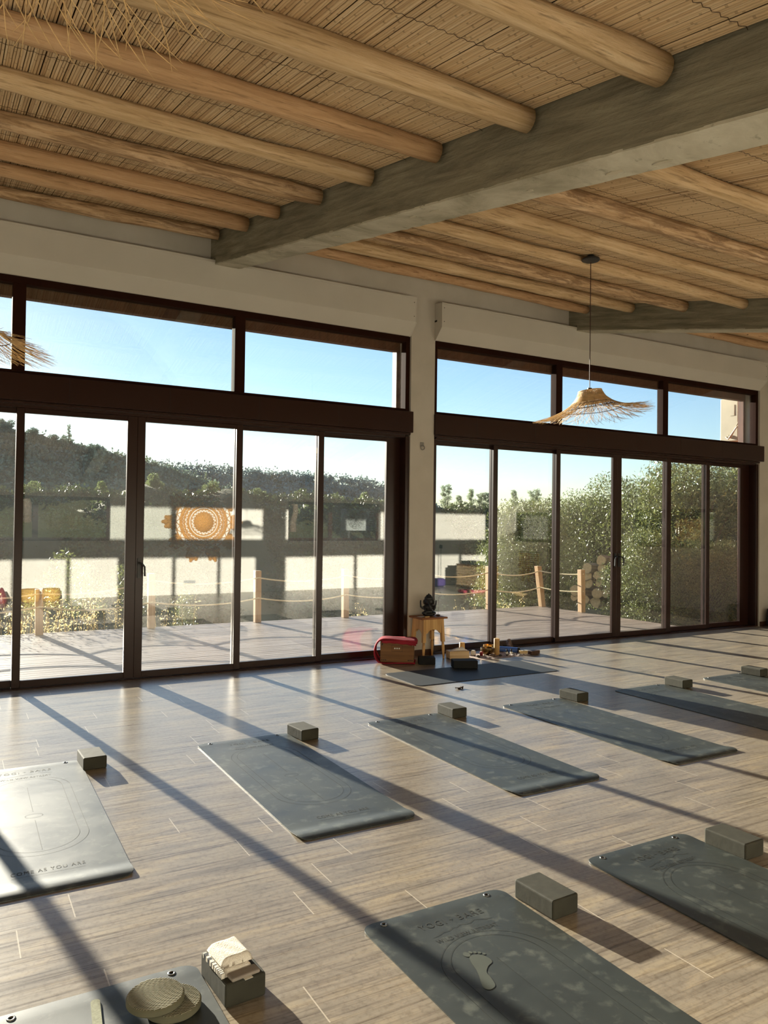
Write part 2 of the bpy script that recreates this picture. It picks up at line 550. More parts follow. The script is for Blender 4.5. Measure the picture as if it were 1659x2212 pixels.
def leaves(cen, size, aspect, n_dir=None, droop=0.0, rs=nrs):
    """one bent quad per centre"""
    n = len(cen)
    d = rs.normal(size=(n, 3)); d[:, 2] += droop
    d /= np.linalg.norm(d, axis=1)[:, None]
    w = np.cross(d, rs.normal(size=(n, 3)))
    w /= np.linalg.norm(w, axis=1)[:, None] + 1e-9
    L = (size * rs.uniform(.6, 1.3, n))[:, None]
    v = np.stack([cen, cen + d * L * .5 + w * L * aspect * .5, cen + d * L, cen + d * L * .5 - w * L * aspect * .5], 1).reshape(-1, 3)
    f = np.arange(n * 4).reshape(-1, 4)
    tone = np.repeat(rs.uniform(0, 1, n), 4)
    return v, f, tone
def text_mesh(txt, size, x, y, width=None, spacing=1.0):
    cu = bpy.data.curves.new('t', 'FONT')
    cu.body = txt; cu.size = size; cu.align_x = 'CENTER'; cu.space_character = spacing
    cu.resolution_u = 3
    ob = bpy.data.objects.new('t', cu); COL.objects.link(ob)
    bpy.context.view_layer.update()
    dg = bpy.context.evaluated_depsgraph_get()
    me = bpy.data.meshes.new_from_object(ob.evaluated_get(dg))
    bpy.data.objects.remove(ob)
    vs = [v.co.copy() for v in me.vertices]
    xs = [v.x for v in vs]
    k = width / (max(xs) - min(xs)) if width else 1
    vs = [(v.x * k + x, v.y + y, 0) for v in vs]
    fs = [tuple(p.vertices) for p in me.polygons]
    bpy.data.meshes.remove(me)
    return vs, fs

def roof_z(y):          # underside of the reeds
    return 4.46 + .2135 * y
YB = -8.4               # back wall
XL, XR = -9.4, 12.34    # end walls

# ------------------------------------------------------------------ room shell
struct(MB().box(XL - .3, XR + .3, YB - .3, .0, -.3, 0).build('floor', 'floor'))
# front wall: everything between, beside and above the two glazed openings and the added unseen one
OP = [(-7.99, -1.84), (-1.51, 4.64), (4.97, 11.13)]  # leftmost opening is out of view, added for extra sun and bounce
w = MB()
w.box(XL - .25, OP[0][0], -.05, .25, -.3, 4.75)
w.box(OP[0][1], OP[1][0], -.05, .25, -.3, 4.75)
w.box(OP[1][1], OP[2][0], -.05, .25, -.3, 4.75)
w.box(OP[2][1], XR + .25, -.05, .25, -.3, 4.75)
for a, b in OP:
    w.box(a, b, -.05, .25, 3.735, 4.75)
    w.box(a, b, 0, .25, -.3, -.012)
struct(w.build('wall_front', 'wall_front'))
def holed_wall(name, horiz, c0, c1, lo, hi, top, holes):
    """horiz 'x': wall runs along x between y=c0..c1 ; 'y': along y between x=c0..c1"""
    m = MB()
    def bx(a, b, z0, z1):
        if b - a < 1e-4 or z1 - z0 < 1e-4:
            return
        m.box(a, b, c0, c1, z0, z1) if horiz == 'x' else m.box(c0, c1, a, b, z0, z1)
    cur = lo
    for a, b, z0, z1 in sorted(holes):
        bx(cur, a, -.3, top)
        bx(a, b, -.3, z0)
        bx(a, b, z1, top)
        cur = b
    bx(cur, hi, -.3, top)
    return struct(m.build(name, 'wall'))
BW = [(-.6, 2.80, 1.13, 2.0), (6.68, 9.15, 1.13, 2.03)]
holed_wall('wall_back', 'x', YB - .25, YB, XL - .25, XR + .25, 3.0, BW)
RW = [(-7.3, -6.03, 1.15, 1.87), (-3.55, -1.45, 1.15, 1.9)]
holed_wall('wall_right', 'y', XR, XR + .25, YB, .0, 4.75, RW)
holed_wall('wall_left', 'y', XL - .25, XL, YB, .0, 4.75, [])
b = MB()
b.box(-1.84, -1.51, -.062, -.05, 0, .07)
b.box(4.64, 4.97, -.062, -.05, 0, .07)
b.box(11.145, XR, -.062, -.05, 0, .07)
struct(b.build('baseboard_front', 'dark_wood'))
b = MB().box(XL, XR - .01, YB, YB + .012, 0, .07)
struct(b.build('baseboard_back', 'wall'))

# roof slab above the reeds
m = MB()
q = [(YB - .35, roof_z(YB - .35) + .03), (.55, roof_z(.55) + .03), (.55, roof_z(.55) + .2), (YB - .35, roof_z(YB - .35) + .2)]
m.prism(q, 'x', XL - .3, XR + .3)
ceil = struct(m.build('ceiling', 'reed_back'))
# reeds along the slope, one field per bay between the beams
BEAMX = [2.244, 7.082]
BW_ = .25
fields = [(XL, 2.244), (2.494, 7.082), (7.332, XR)]
ys = np.linspace(-.06, YB + .02, 26)
vv, ff, tt = [], [], []
off = 0
ang = np.linspace(0, -math.pi, 5)
for a, b_ in fields:
    x = a + .007
    while x < b_ - .005:
        r = rng.uniform(.0050, .0068)
        zj = rng.uniform(-.003, .003)
        wob = np.cumsum(nrs.normal(0, .0004, len(ys))); wob -= np.linspace(wob[0], wob[-1], len(ys))
        sk = rng.uniform(-.0007, .0007)
        for k, y in enumerate(ys):
            cx_ = x + wob[k] + sk * k / len(ys)
            cz = roof_z(y) + .008 + zj
            for th in ang:
                vv.append((cx_ + r * math.cos(th), y, cz + r * math.sin(th)))
        tn = min(1, max(0, rng.gauss(.5, .17)))
        tt += [tn] * (len(ys) * 5)
        for k in range(len(ys) - 1):
            for j in range(4):
                ff.append((off + k * 5 + j, off + k * 5 + j + 1, off + (k + 1) * 5 + j + 1, off + (k + 1) * 5 + j))
        off += len(ys) * 5
        x += 2 * r + rng.uniform(.0003, .0015)
reeds = npmesh('reed_mat', np.array(vv), np.array(ff), 'reed', np.array(tt), ceil)
reeds.data.shade_smooth()
m = MB()
for a, b_ in fields:
    y = -.2
    while y > YB + .1:
        n = int((b_ - a) / .022)
        pts = []
        for k in range(n + 1):
            yy = y + (.006 if k % 2 else -.004) + rng.uniform(-.002, .002)
            pts.append((a + (b_ - a) * k / n, yy, roof_z(yy) - (.0015 if k % 2 else .0)))
        m.tube(pts, .0013, 3, False)
        y -= .34 + rng.uniform(-.03, .03)
m.build('stitching_wire', 'wire', ceil)

# ------------------------------------------------------------------ concrete beams
def beam_z(y):
    return 4.145 + .208 * y
def concrete_beam(x, label):
    t_ = thing('concrete_beam', label, 'beam', (x, 0, 0), group='concrete beams across the ceiling')
    n = 60
    prof_bot = []
    for k in range(n + 1):
        y = -.2 + (YB + .2) * k / n
        prof_bot.append((y, beam_z(y) + rng.uniform(-.004, .004)))
    m = MB()
    top = lambda y: roof_z(y) + .025
    ysb = [-.05, -.2] + [p[0] for p in prof_bot[1:]]
    vs, fs = [], []
    zs = [4.165, beam_z(-.2)] + [p[1] for p in prof_bot[1:]]
    nb = 5
    for i, y in enumerate(ysb):
        z0 = zs[i] if i else 4.165
        for j in range(nb + 1):
            e = rng.uniform(-.006, .004) if j in (0, nb) else 0
            vs.append((BW_ * j / nb + (e if j == nb else -e * .4 if j == 0 else 0), y, z0 + rng.uniform(-.003, .003)))
        vs.append((BW_, y, top(y))); vs.append((0, y, top(y)))
    # notch column at y=-.2 repeated
    S_ = nb + 3
    for i in range(len(ysb) - 1):
        if i == 0:
            continue
        for j in range(S_):
            j2 = (j + 1) % S_
            fs.append((i * S_ + j, (i + 1) * S_ + j, (i + 1) * S_ + j2, i * S_ + j2))
    fs.append(tuple(range(S_, 2 * S_)))
    fs.append(tuple(reversed(range((len(ysb) - 1) * S_, len(ysb) * S_))))
    m.add(vs[S_:], [tuple(i - S_ for i in f) for f in fs])
    m.box(.0, BW_, -.2, -.05, 4.165, roof_z(-.06) + .02)
    m.build('beam_body', 'concrete', t_)
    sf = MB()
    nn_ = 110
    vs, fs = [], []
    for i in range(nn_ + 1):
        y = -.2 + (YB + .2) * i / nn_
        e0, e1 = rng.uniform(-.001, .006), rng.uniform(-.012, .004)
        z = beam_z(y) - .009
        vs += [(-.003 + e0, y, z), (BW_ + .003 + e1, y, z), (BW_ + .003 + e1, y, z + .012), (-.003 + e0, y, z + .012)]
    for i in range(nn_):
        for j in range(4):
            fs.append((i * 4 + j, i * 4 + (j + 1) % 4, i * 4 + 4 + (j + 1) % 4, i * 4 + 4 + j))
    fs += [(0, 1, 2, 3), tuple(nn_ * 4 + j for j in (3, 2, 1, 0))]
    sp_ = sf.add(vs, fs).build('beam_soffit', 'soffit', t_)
    sp_['label'] = 'paler rough mortar skim along the underside'
    p = MB()
    for k in range(9):
        y = rng.uniform(-6.6, -.8); xx = rng.uniform(.05, .2); l = rng.uniform(.03, .09)
        pts = [(xx + rng.uniform(.008, .02) * math.cos(a), y + l * .6 * math.sin(a)) for a in np.linspace(0, 2 * math.pi, 9)[:-1]]
        z = beam_z(y)
        p.add([(a, b_, beam_z(b_) - .014) for a, b_ in pts] + [(a, b_, beam_z(b_) + .004) for a, b_ in pts],
              [tuple(range(8))] + [(i, (i + 1) % 8, 8 + (i + 1) % 8, 8 + i) for i in range(8)])
    pp = p.build('mortar_patch', 'plaster_patch', t_)
    pp['label'] = 'pale dabs of mortar on the underside'
    return t_
concrete_beam(2.244, 'nearer, larger concrete beam crossing the middle of the ceiling')
concrete_beam(7.082, 'farther concrete beam behind the right pendant lamp')

# ------------------------------------------------------------------ roof logs
def roof_log(name, xa, xb, ya, yb, r, mat, label, drop=.0, bow=0):
    L = xb - xa
    t_ = thing(name, label, 'log', (xa, ya, roof_z(ya) - r * .93 - drop), group='peeled pine logs under the reed ceiling')
    n = 46
    pts, rad = [], []
    ph = rng.uniform(0, 6)
    for k in range(n + 1):
        u_ = k / n
        yy = (yb - ya) * u_ + bow * math.sin(math.pi * u_) + .008 * math.sin(ph + 7 * u_)
        zz = (roof_z(ya + yy) - roof_z(ya)) + .005 * math.sin(ph * 2 + 9 * u_) - abs(.004 * math.sin(5 * u_ + ph))
        pts.append((L * u_, yy, zz))
        rad.append(r * (1 + .07 * math.sin(ph + 11 * u_) + .06 * math.sin(3 * ph + 23 * u_) + .04 * math.sin(5 * ph + 41 * u_)) * (1.04 - .1 * u_ if ph > 3 else .96 + .08 * u_))
    MB().tube(pts, rad, 20, True, None, .02).build('log_body', mat, t_, True)
    # a few dark knots with a rim
    for k in range(rng.choice((0, 1, 1, 2))):
        i = rng.randint(3, n - 3)
        th = rng.uniform(-2.4, -.7)
        c = Vector(pts[i]) + Vector((0, math.cos(th), math.sin(th))) * rad[i] * .97
        d = Vector((0, math.cos(th), math.sin(th)))
        kb = MB()
        a = Vector((1, 0, 0)); b_ = d.cross(a)
        ring = []
        for j in range(10):
            an = 2 * math.pi * j / 10
            kr = rng.uniform(.7, 1.2); ring.append(c + a * (.020 * kr * math.cos(an)) + b_ * (.010 * kr * math.sin(an)))
        kb.add(ring + [c + d * .006], [(j, (j + 1) % 10, 10) for j in range(10)])
        kb.build('knot', 'dark_wood', t_, True)
    return t_
order = ['nearest the window wall', 'second from the window wall', 'third from the window wall', 'fourth from the window wall', 'fifth from the window wall',
         'sixth from the window wall', 'seventh from the window wall', 'eighth from the window wall', 'ninth from the window wall', 'tenth from the window wall', 'eleventh from the window wall']
LA = [(-.36, -.42), (-1.36, -1.25), (-1.98, -2.0), (-2.76, -2.78), (-3.53, -3.53), (-4.28, -4.27), (-4.96, -5.01), (-5.68, -5.73), (-6.42, -6.45), (-7.15, -7.2), (-7.9, -7.95)]
lk = ['log_patch', 'log_red', 'log_red', 'log_patch', 'log_pale', 'log_red', 'log_pale', 'log_pale', 'log_pale', 'log_red', 'log_pale']
desc = {'log_patch': 'knotty bark-patched roof log', 'log_red': 'smooth reddish roof log', 'log_pale': 'pale peeled roof log'}
for i, (a, b_) in enumerate(LA):
    if i >= 9:
        continue
    roof_log('roof_log', -2.3, 2.2, a + (a - b_), b_, rng.uniform(.052, .06), lk[i], '%s left of the nearer concrete beam, %s' % (desc[lk[i]], order[i]))
RA = [(-.72, -.395), (-1.36, -1.15), (-2.08, -1.9), (-2.80, -2.65), (-3.5, -3.42), (-4.2, -4.15), (-4.98, -4.92), (-5.7, -5.65)]
rk = ['log_red', 'log_pale', 'log_patch', 'log_pale', 'log_pale', 'log_patch', 'log_pale', 'log_pale']
for i, (a, b_) in enumerate(RA):
    roof_log('roof_log', 2.5, 7.05, a, b_, rng.uniform(.052, .062), rk[i], '%s between the two concrete beams, %s' % (desc[rk[i]], order[i]))
for i, y in enumerate([-.42, -1.18, -1.93]):
    roof_log('roof_log', 7.34, 12.2, y, y - .03, .056, 'log_red', 'reddish roof log beyond the farther concrete beam, %s' % order[i])

# ------------------------------------------------------------------ glazed doors
def rect_frame(m, x0, x1, z0, z1, y0, y1, l, r, b_, t_):
    m.box(x0, x0 + l, y0, y1, z0, z1)
    m.box(x1 - r, x1, y0, y1, z0, z1)
    m.box(x0 + l, x1 - r, y0, y1, z0, z0 + b_)
    m.box(x0 + l, x1 - r, y0, y1, z1 - t_, z1)
def pane(x0, x1, z0, z1, y, parent):
    return MB().box(x0, x1, y - .010, y + .010, z0, z1).build('glass_pane', 'glass_dusty' if x1 < 4.8 and z1 < 2.6 else 'glass', parent)
def glazed_wall(k, x0, x1, xc, panels, uprights, handles):
    # lower sliding doors
    d = bpy.data.objects.new('door_%d' % k, None); COL.objects.link(d); struct(d)
    f = MB()
    f.box(x0, x0 + .05, -.03, .2, 0, 2.56)
    f.box(x1 - .05, x1, -.03, .2, 0, 2.56)
    f.box(x0 + .05, x1 - .05, -.02, .2, 2.545, 2.60)
    f.box(x0 + .05, x1 - .05, -.045, .2, -.012, .012)
    f.box(xc - .02, xc + .02, .043, .049, .02, 2.54)
    f.build('door_frame', 'frame', d, bevel=.002, seg=1)
    for (a, b_, trk, ls, rs) in panels:
        y0 = .0 + .05 * trk
        pm = MB()
        rect_frame(pm, a, b_, .014, 2.545, y0, y0 + .042, ls, rs, .062, .045)
        po = pm.build('sliding_panel', 'frame', d, bevel=.0025, seg=1)
        pane(a + ls - .005, b_ - rs + .005, .07, 2.505, y0 + .024, po)
    for hx, side in handles:
        h = MB()
        h.box(hx - .016, hx + .016, -.012, .0, .98, 1.17)
        h.tube([(hx, -.012, 1.125), (hx, -.045, 1.125), (hx + side * .02, -.055, 1.12), (hx + side * .042, -.056, 1.09), (hx + side * .046, -.054, 1.0)], .010, 8)
        h.build('door_handle', 'black_metal', d, bevel=0)
    # boxed ledge between doors and clerestory
    lb = MB()
    lb.box(x0 - .005 - (.0 if k == 1 else 0), x1 + (.02 if k == 1 else .07), -.085, .2, 2.60, 2.845)
    lb.box(x0, x1, -.06, .2, 2.575, 2.60)
    led = struct(lb.build('trim_%d' % k, 'frame', None, bevel=.004, seg=1))
    sm = MB()
    xx = x0 + .6
    while xx < x1 - .3:
        sm.box(xx, xx + .003, -.0865, -.085, 2.605, 2.84)
        xx += .92
    sm.build('panel_seam', 'black_rubber', led)
    # clerestory
    wd = bpy.data.objects.new('window_%d' % k, None); COL.objects.link(wd); struct(wd)
    f = MB()
    f.box(x0, x0 + .055, -.02, .09, 2.845, 3.735)
    f.box(x1 - .055, x1, -.02, .09, 2.845, 3.735)
    f.box(x0 + .055, x1 - .055, -.02, .09, 3.665, 3.735)
    f.box(x0 + .055, x1 - .055, -.02, .09, 2.845, 2.882)
    for ux in uprights:
        f.box(ux - .055, ux + .055, -.02, .09, 2.882, 3.665)
    f.build('window_frame', 'frame_matte', wd, bevel=.003, seg=1)
    es = [x0 + .055] + [e for ux in uprights for e in (ux - .055, ux + .055)] + [x1 - .055]
    for i in range(0, len(es), 2):
        pane(es[i] - .004, es[i + 1] + .004, 2.878, 3.668, .035, wd)
    # timber lining of the outer reveal
    r_ = MB()
    r_.box(x0 - .0, x1 + .0, .205, .30, 3.60, 3.74)
    r_.box(x0, x1, .1, .30, 3.70, 3.735)
    r_.box(x0 - .02, x0 + .13, .205, .30, -.02, 3.6)
    r_.box(x1 - .05, x1 + .02, .205, .30, -.02, 3.6)
    r_.box(x0, x1, .205, .24, 2.6, 2.83)
    struct(r_.build('trim_%d' % (k + 2), 'redwood'))
glazed_wall(1, OP[1][0], OP[1][1], 1.567,
            [(1.567, 2.632, 0, .075, .068), (2.560, 3.586, 1, .068, .068), (3.514, 4.60, 2, .068, .19),
             (.503, 1.567, 0, .068, .095), (-.46, .572, 1, .068, .068), (-1.47, -.39, 2, .19, .068)],
            [.505, 2.578, -.9 + .02], [(1.60, 1), ])
glazed_wall(2, OP[2][0], OP[2][1], 8.05,
            [(8.05, 9.148, 0, .085, .09), (9.06, 10.07, 1, .08, .075), (9.99, 11.08, 2, .075, .215),
             (6.937, 8.05, 0, .07, .08), (5.935, 7.01, 1, .07, .07), (5.0, 6.005, 2, .035, .07)],
            [6.955, 8.995], [(8.085, 1), (8.01, -1)])

glazed_wall(8, OP[0][0], OP[0][1], -4.916,  # unseen third bay, added so more sun brightens the room
            [(-4.914, -3.851, 0, .075, .068), (-3.92, -2.897, 1, .068, .068), (-2.97, -1.883, 2, .068, .19),
             (-5.98, -4.918, 0, .068, .095), (-6.943, -5.911, 1, .068, .068), (-7.953, -6.873, 2, .19, .068)],
            [-5.98, -3.9], [])
# roller shutter boxes over the openings
def shutter_box(x0, x1, label):
    o = thing('shutter_box', label, 'shutter box', (x0, -.05, 3.72), group='white roller shutter boxes')
    L = x1 - x0
    prof = [(0, .0), (-.02, .0), (-.15, .135), (-.15, .42), (0, .435)]
    m = MB().prism(prof, 'x', .004, L - .004)
    m.build('housing', 'white_metal', o, bevel=.004, seg=1)
    for xa in (0, L - .012):
        MB().prism([(a * 1.02, z + (.004 if z > .2 else -.002)) for a, z in prof], 'x', xa, xa + .012).build('end_plate', 'white_metal', o)
    m = MB().box(0, L, -.155, -.148, .40, .421)
    m.build('lid_seam', 'white_metal', o)
    for xx in (.035, L - .035):
        for z in (.2, .36):
            MB().tube([(xx, -.15, z), (xx, -.1535, z)], .005, 8).build('screw', 'black_metal', o)
    return o
shutter_box(-1.55, 4.615, 'white roller shutter box above the left glazed doors')
sb2 = shutter_box(4.96, 11.1, 'white roller shutter box above the right glazed doors')
MB().box(-.004, .0, -.05, -.005, .215, .235).build('end_slot', 'black_rubber', sb2)

# hook plate on the pillar
o = thing('wall_hook', 'small metal ring hook high on the white pillar', 'hook', (4.80, -.05, 2.45))
MB().box(-.025, .025, -.006, 0, -.0, .05).build('hook_plate', 'steel', o, bevel=.001)
MB().tube([(.004 + .026 * math.sin(a), -.014, -.012 + .026 * math.cos(a)) for a in np.linspace(0, 2 * math.pi, 20)], .005, 6).build('ring', 'steel', o, True)

# ------------------------------------------------------------------ back and right windows
def side_window(k, horiz, a, b_, z0, z1, c, mull):
    wd = bpy.data.objects.new('window_%d' % k, None); COL.objects.link(wd); struct(wd)
    m = MB()
    def bx(p, q_, r0, r1, u0, u1):
        m.box(p, q_, r0, r1, u0, u1) if horiz == 'x' else m.box(r0, r1, p, q_, u0, u1)
    e = .06
    bx(a, b_, c - .03, c + .03, z0, z0 + e); bx(a, b_, c - .03, c + .03, z1 - e, z1)
    bx(a, a + e, c - .03, c + .03, z0 + e, z1 - e); bx(b_ - e, b_, c - .03, c + .03, z0 + e, z1 - e)
    for x in mull:
        bx(x - .05, x + .05, c - .03, c + .03, z0 + e, z1 - e)
    m.build('window_frame', 'frame', wd)
    g_ = MB()
    es = [a + e] + [q_ for x in mull for q_ in (x - .05, x + .05)] + [b_ - e]
    for i in range(0, len(es), 2):
        gm = MB()
        p, q_ = es[i], es[i + 1]
        gm.box(p, q_, c - .006, c + .006, z0 + e, z1 - e) if horiz == 'x' else gm.box(c - .006, c + .006, p, q_, z0 + e, z1 - e)
        gm.build('glass_pane', 'glass', wd)
    sm = MB()
    sm.box(a - .03, b_ + .03, YB - .2, YB + .03, z0 - .03, z0) if horiz == 'x' else sm.box(XR - .03, XR + .2, a - .03, b_ + .03, z0 - .03, z0)
    sm.build('window_sill', 'wall', wd)
side_window(3, 'x', -.6, 2.80, 1.13, 2.0, YB - .14, [1.43])
side_window(4, 'x', 6.68, 9.15, 1.13, 2.03, YB - .14, [7.84])
side_window(5, 'y', -7.3, -6.03, 1.15, 1.87, XR + .14, [])
side_window(6, 'y', -3.55, -1.45, 1.15, 1.9, XR + .14, [-2.6])
d3 = bpy.data.objects.new('door_3', None); COL.objects.link(d3); struct(d3)
MB().box(XR - .02, XR, -8.38, -8.12, 0, 1.95).build('door_leaf', 'black_metal', d3)  # flat black slab stands in for the shade inside a door opening

# ------------------------------------------------------------------ yoga mats
MW, ML = .664, 1.80
def curl(v):            # v = distance from the near end
    z = 0
    if v < .16:
        z += .010 * math.sin(math.pi * min(1, v / .15)) ** 1.0 * (1 - v / .16) * 1.5
    w_ = ML - v
    if w_ < .10:
        z += .0015 * math.sin(math.pi * w_ / .1)
    return z
def mat_mesh(Wd, L, thick=.0045, curled=True):
    m = MB()
    rc = .055
    ts = [0, .006, .014, .024, .036, .05, .055, .075, .1] + list(np.linspace(.16, L - .2, 18)) + [L - .16, L - .14, L - .12, L - .1, L - .08, L - .065, L - .055, L - .05, L - .036, L - .024, L - .014, L - .006, L]
    nx = 12
    vs, fs = [], []
    for tv in ts:
        e = min(tv, L - tv)
        ins = 0 if e >= rc else rc - math.sqrt(max(0, rc * rc - (rc - e) ** 2))
        for j in range(nx + 1):
            x = ins + (Wd - 2 * ins) * j / nx
            z = (curl(L - tv) if curled else 0) + .0008
            vs.append((x, -tv, z + thick))
    n1_ = len(vs)
    vs += [(x, y, z - thick) for x, y, z in vs]
    K = nx + 1
    for i in range(len(ts) - 1):
        for j in range(nx):
            a = i * K + j
            fs.append((a, a + K, a + K + 1, a + 1))
            fs.append((n1_ + a, n1_ + a + 1, n1_ + a + K + 1, n1_ + a + K))
    loop = [j for j in range(K)] + [i * K + nx for i in range(1, len(ts))] + [(len(ts) - 1) * K + j for j in range(nx - 1, -1, -1)] + [i * K for i in range(len(ts) - 2, 0, -1)]
    for a, b_ in zip(loop, loop[1:] + loop[:1]):
        fs.append((a, b_, b_ + n1_, a + n1_))
    return m.add(vs, fs)
ZT = .0062
def rrect(x0, x1, y0, y1, r, n=14):
    pts = []
    for cx_, cy_, a0 in ((x1 - r, y1 - r, 0), (x0 + r, y1 - r, 90), (x0 + r, y0 + r, 180), (x1 - r, y0 + r, 270)):
        for k in range(n + 1):
            a = R(a0 + 90 * k / n)
            pts.append((cx_ + r * math.cos(a), cy_ + r * math.sin(a)))
    return pts
def ribbon(m, pts, wd, closed=False, z=ZT):
    n = len(pts)
    vs, fs = [], []
    for i in range(n):
        p = Vector(pts[i]).to_2d() if len(pts[i]) == 2 else Vector(pts[i][:2])
        a = Vector(pts[(i - 1) % n if closed else max(i - 1, 0)]); b_ = Vector(pts[(i + 1) % n if closed else min(i + 1, n - 1)])
        d = (b_ - a); d = d.normalized() if d.length else Vector((1, 0))
        nn = Vector((-d.y, d.x)) * wd / 2
        vs += [(p.x + nn.x, p.y + nn.y, z), (p.x - nn.x, p.y - nn.y, z)]
    for i in range(n if closed else n - 1):
        j = (i + 1) % n
        fs.append((2 * i, 2 * i + 1, 2 * j + 1, 2 * j))
    m.add(vs, fs)
def lift(m, z=ZT):      # give a flat print a little thickness
    n = len(m.v)
    return m
def make_mat(label):
    o = thing('yoga_mat', label, 'yoga mat', (1.493, -2.432, 0), group='grey yoga mats laid in rows')
    mat_mesh(MW, ML).build('mat_sheet', 'mat', o, 'auto')
    for x in (.09, .578):
        e = MB()
        prof = [(.0065, .0005), (.0135, .0005), (.014, .0015), (.011, .0028), (.0075, .0024), (.0062, .0005)]
        e.lathe(prof, 18, (x, -.03, .0064))
        ey = e.build('eyelet', 'steel', o, True)
        MB().lathe([(.0066, 0), (.0066, .0006)], 12, (x, -.03, .0063)).build('eyelet_hole', 'black_rubber', ey)
    m = MB()
    ribbon(m, rrect(.108, .556, -1.405, -.235, .224), .0018, True)
    ribbon(m, rrect(.150, .514, -1.362, -.262, .182), .0018, True)
    ribbon(m, [(.332, -.41), (.332, -.82)], .0018)
    ribbon(m, [(.332, -.95), (.332, -1.34)], .0018)
    ribbon(m, [(.332 + .042 * math.cos(a), -.885 + .028 * math.sin(a)) for a in np.linspace(0, 2 * math.pi, 25)[:-1]], .0016, True)
    m.build('alignment_line', 'mat_line', o)
    for (tx, sz, x, y, wd, sp) in [('YOGI', .052, .252, -.135, .115, 1.25), ('BARE', .052, .425, -.135, .115, 1.25), ('+', .04, .338, -.130, .016, 1)]:
        v_, f_ = text_mesh(tx, sz, x, y, wd, sp)
        m = MB()
        m.add([(a, b_, ZT) for a, b_, c_ in v_], f_)
        m.build('large_lettering', 'mat_line', o)
    m = MB()
    v_, f_ = text_mesh('WILD VIEW RETREAT', .034, .338, -.238, .275, 1.1)
    m.add([(a, b_, ZT) for a, b_, c_ in v_], f_)
    ribbon(m, [(.205, -.196), (.235, -.192), (.262, -.181), (.285, -.184), (.31, -.170), (.325, -.176), (.345, -.165), (.362, -.172), (.39, -.174), (.415, -.160), (.43, -.166), (.46, -.178), (.485, -.182)], .0022)
    m.build('retreat_lettering', 'mat_line', o)
    m = MB()
    v_, f_ = text_mesh('COME AS YOU ARE', .044, .338, -1.585, .30, 1.2)
    m.add([(a, b_, ZT) for a, b_, c_ in v_], f_)
    ribbon(m, [(.19, -1.61), (.485, -1.61)], .0016)
    m.build('slogan_lettering', 'mat_line', o)
    return o
mat0 = make_mat('grey yoga mat with faint oval guide lines, second from left in the back row')
place = [((.081, -2.41), -.6, 'yoga mat at the left edge glowing pale in the low sun, back row'),
         ((2.806, -2.436), .5, 'grey yoga mat in the middle of the back row, crossed by a thin shadow'),
         ((4.092, -2.46), 0, 'grey yoga mat in the back row, third block from the teacher mat'),
         ((5.42, -2.455), .3, 'grey yoga mat in the back row with a dark blue shadow along its left side'),
         ((6.68, -2.44), 0, 'grey yoga mat farthest right in the back row, mostly out of frame'),
         ((1.375, -5.055), .2, 'dark mat in the front with a footprint and readable retreat lettering'),
         ((2.555, -5.02), .1, 'dark smudged mat cut off by the right edge, front row'),
         ((.10, -4.995), .5, 'mat at the bottom left corner under the round pads')]
mats = [mat0]
for (x, y), rz, lb in place:
    mats.append(dup(mat0, (x, y, 0), R(rz), lb))
mats[3]['label'] = 'grey back-row mat just left of the one half in blue shadow'
# footprint on the front mat
m = MB()
foot = [(.20, -.545), (.225, -.535), (.238, -.50), (.245, -.465), (.27, -.44), (.298, -.425), (.30, -.395), (.285, -.372), (.262, -.362), (.243, -.372), (.232, -.40), (.222, -.44), (.205, -.48), (.188, -.515), (.186, -.535)]
cxf, cyf = np.mean(foot, axis=0)
foot = [(cxf + (x - cxf) * 1.05, cyf + (y - cyf) * 1.05) for x, y in foot]
sm_ = []
for i in range(len(foot)):
    p0, p1, p2, p3 = [Vector(foot[(i + k) % len(foot)]) for k in (-1, 0, 1, 2)]
    for k in range(4):
        u_ = k / 4
        sm_.append(.5 * (2 * p1 + (p2 - p0) * u_ + (2 * p0 - 5 * p1 + 4 * p2 - p3) * u_ ** 2 + (3 * p1 - p0 - 3 * p2 + p3) * u_ ** 3))
m.add([(p.x, p.y, ZT + .0002) for p in sm_], [tuple(range(len(sm_)))])
for x, y, r in [(.248, -.345, .016), (.268, -.340, .009), (.283, -.347, .008), (.296, -.356, .008), (.306, -.37, .007)]:
    m.add([(x + r * .8 * math.cos(a), y + r * math.sin(a), ZT + .0002) for a in np.linspace(0, 6.283, 11)[:-1]], [tuple(range(10))])
m.build('footprint_stain', 'dust', mats[6])
# teacher mat lies along the window
tm = thing('yoga_mat', 'dark mat lying sideways along the window, in front of the stool', 'yoga mat', (3.885, -1.485, 0), R(90), group='grey yoga mats laid in rows')
mt_ = mat_mesh(MW, 1.77, curled=False).build('mat_sheet', 'navy_mat', tm, 'auto')
tm.rotation_euler = (0, 0, 0)
mt_.rotation_euler = (0, 0, R(90))
mt_.location = (0, 0, 0)

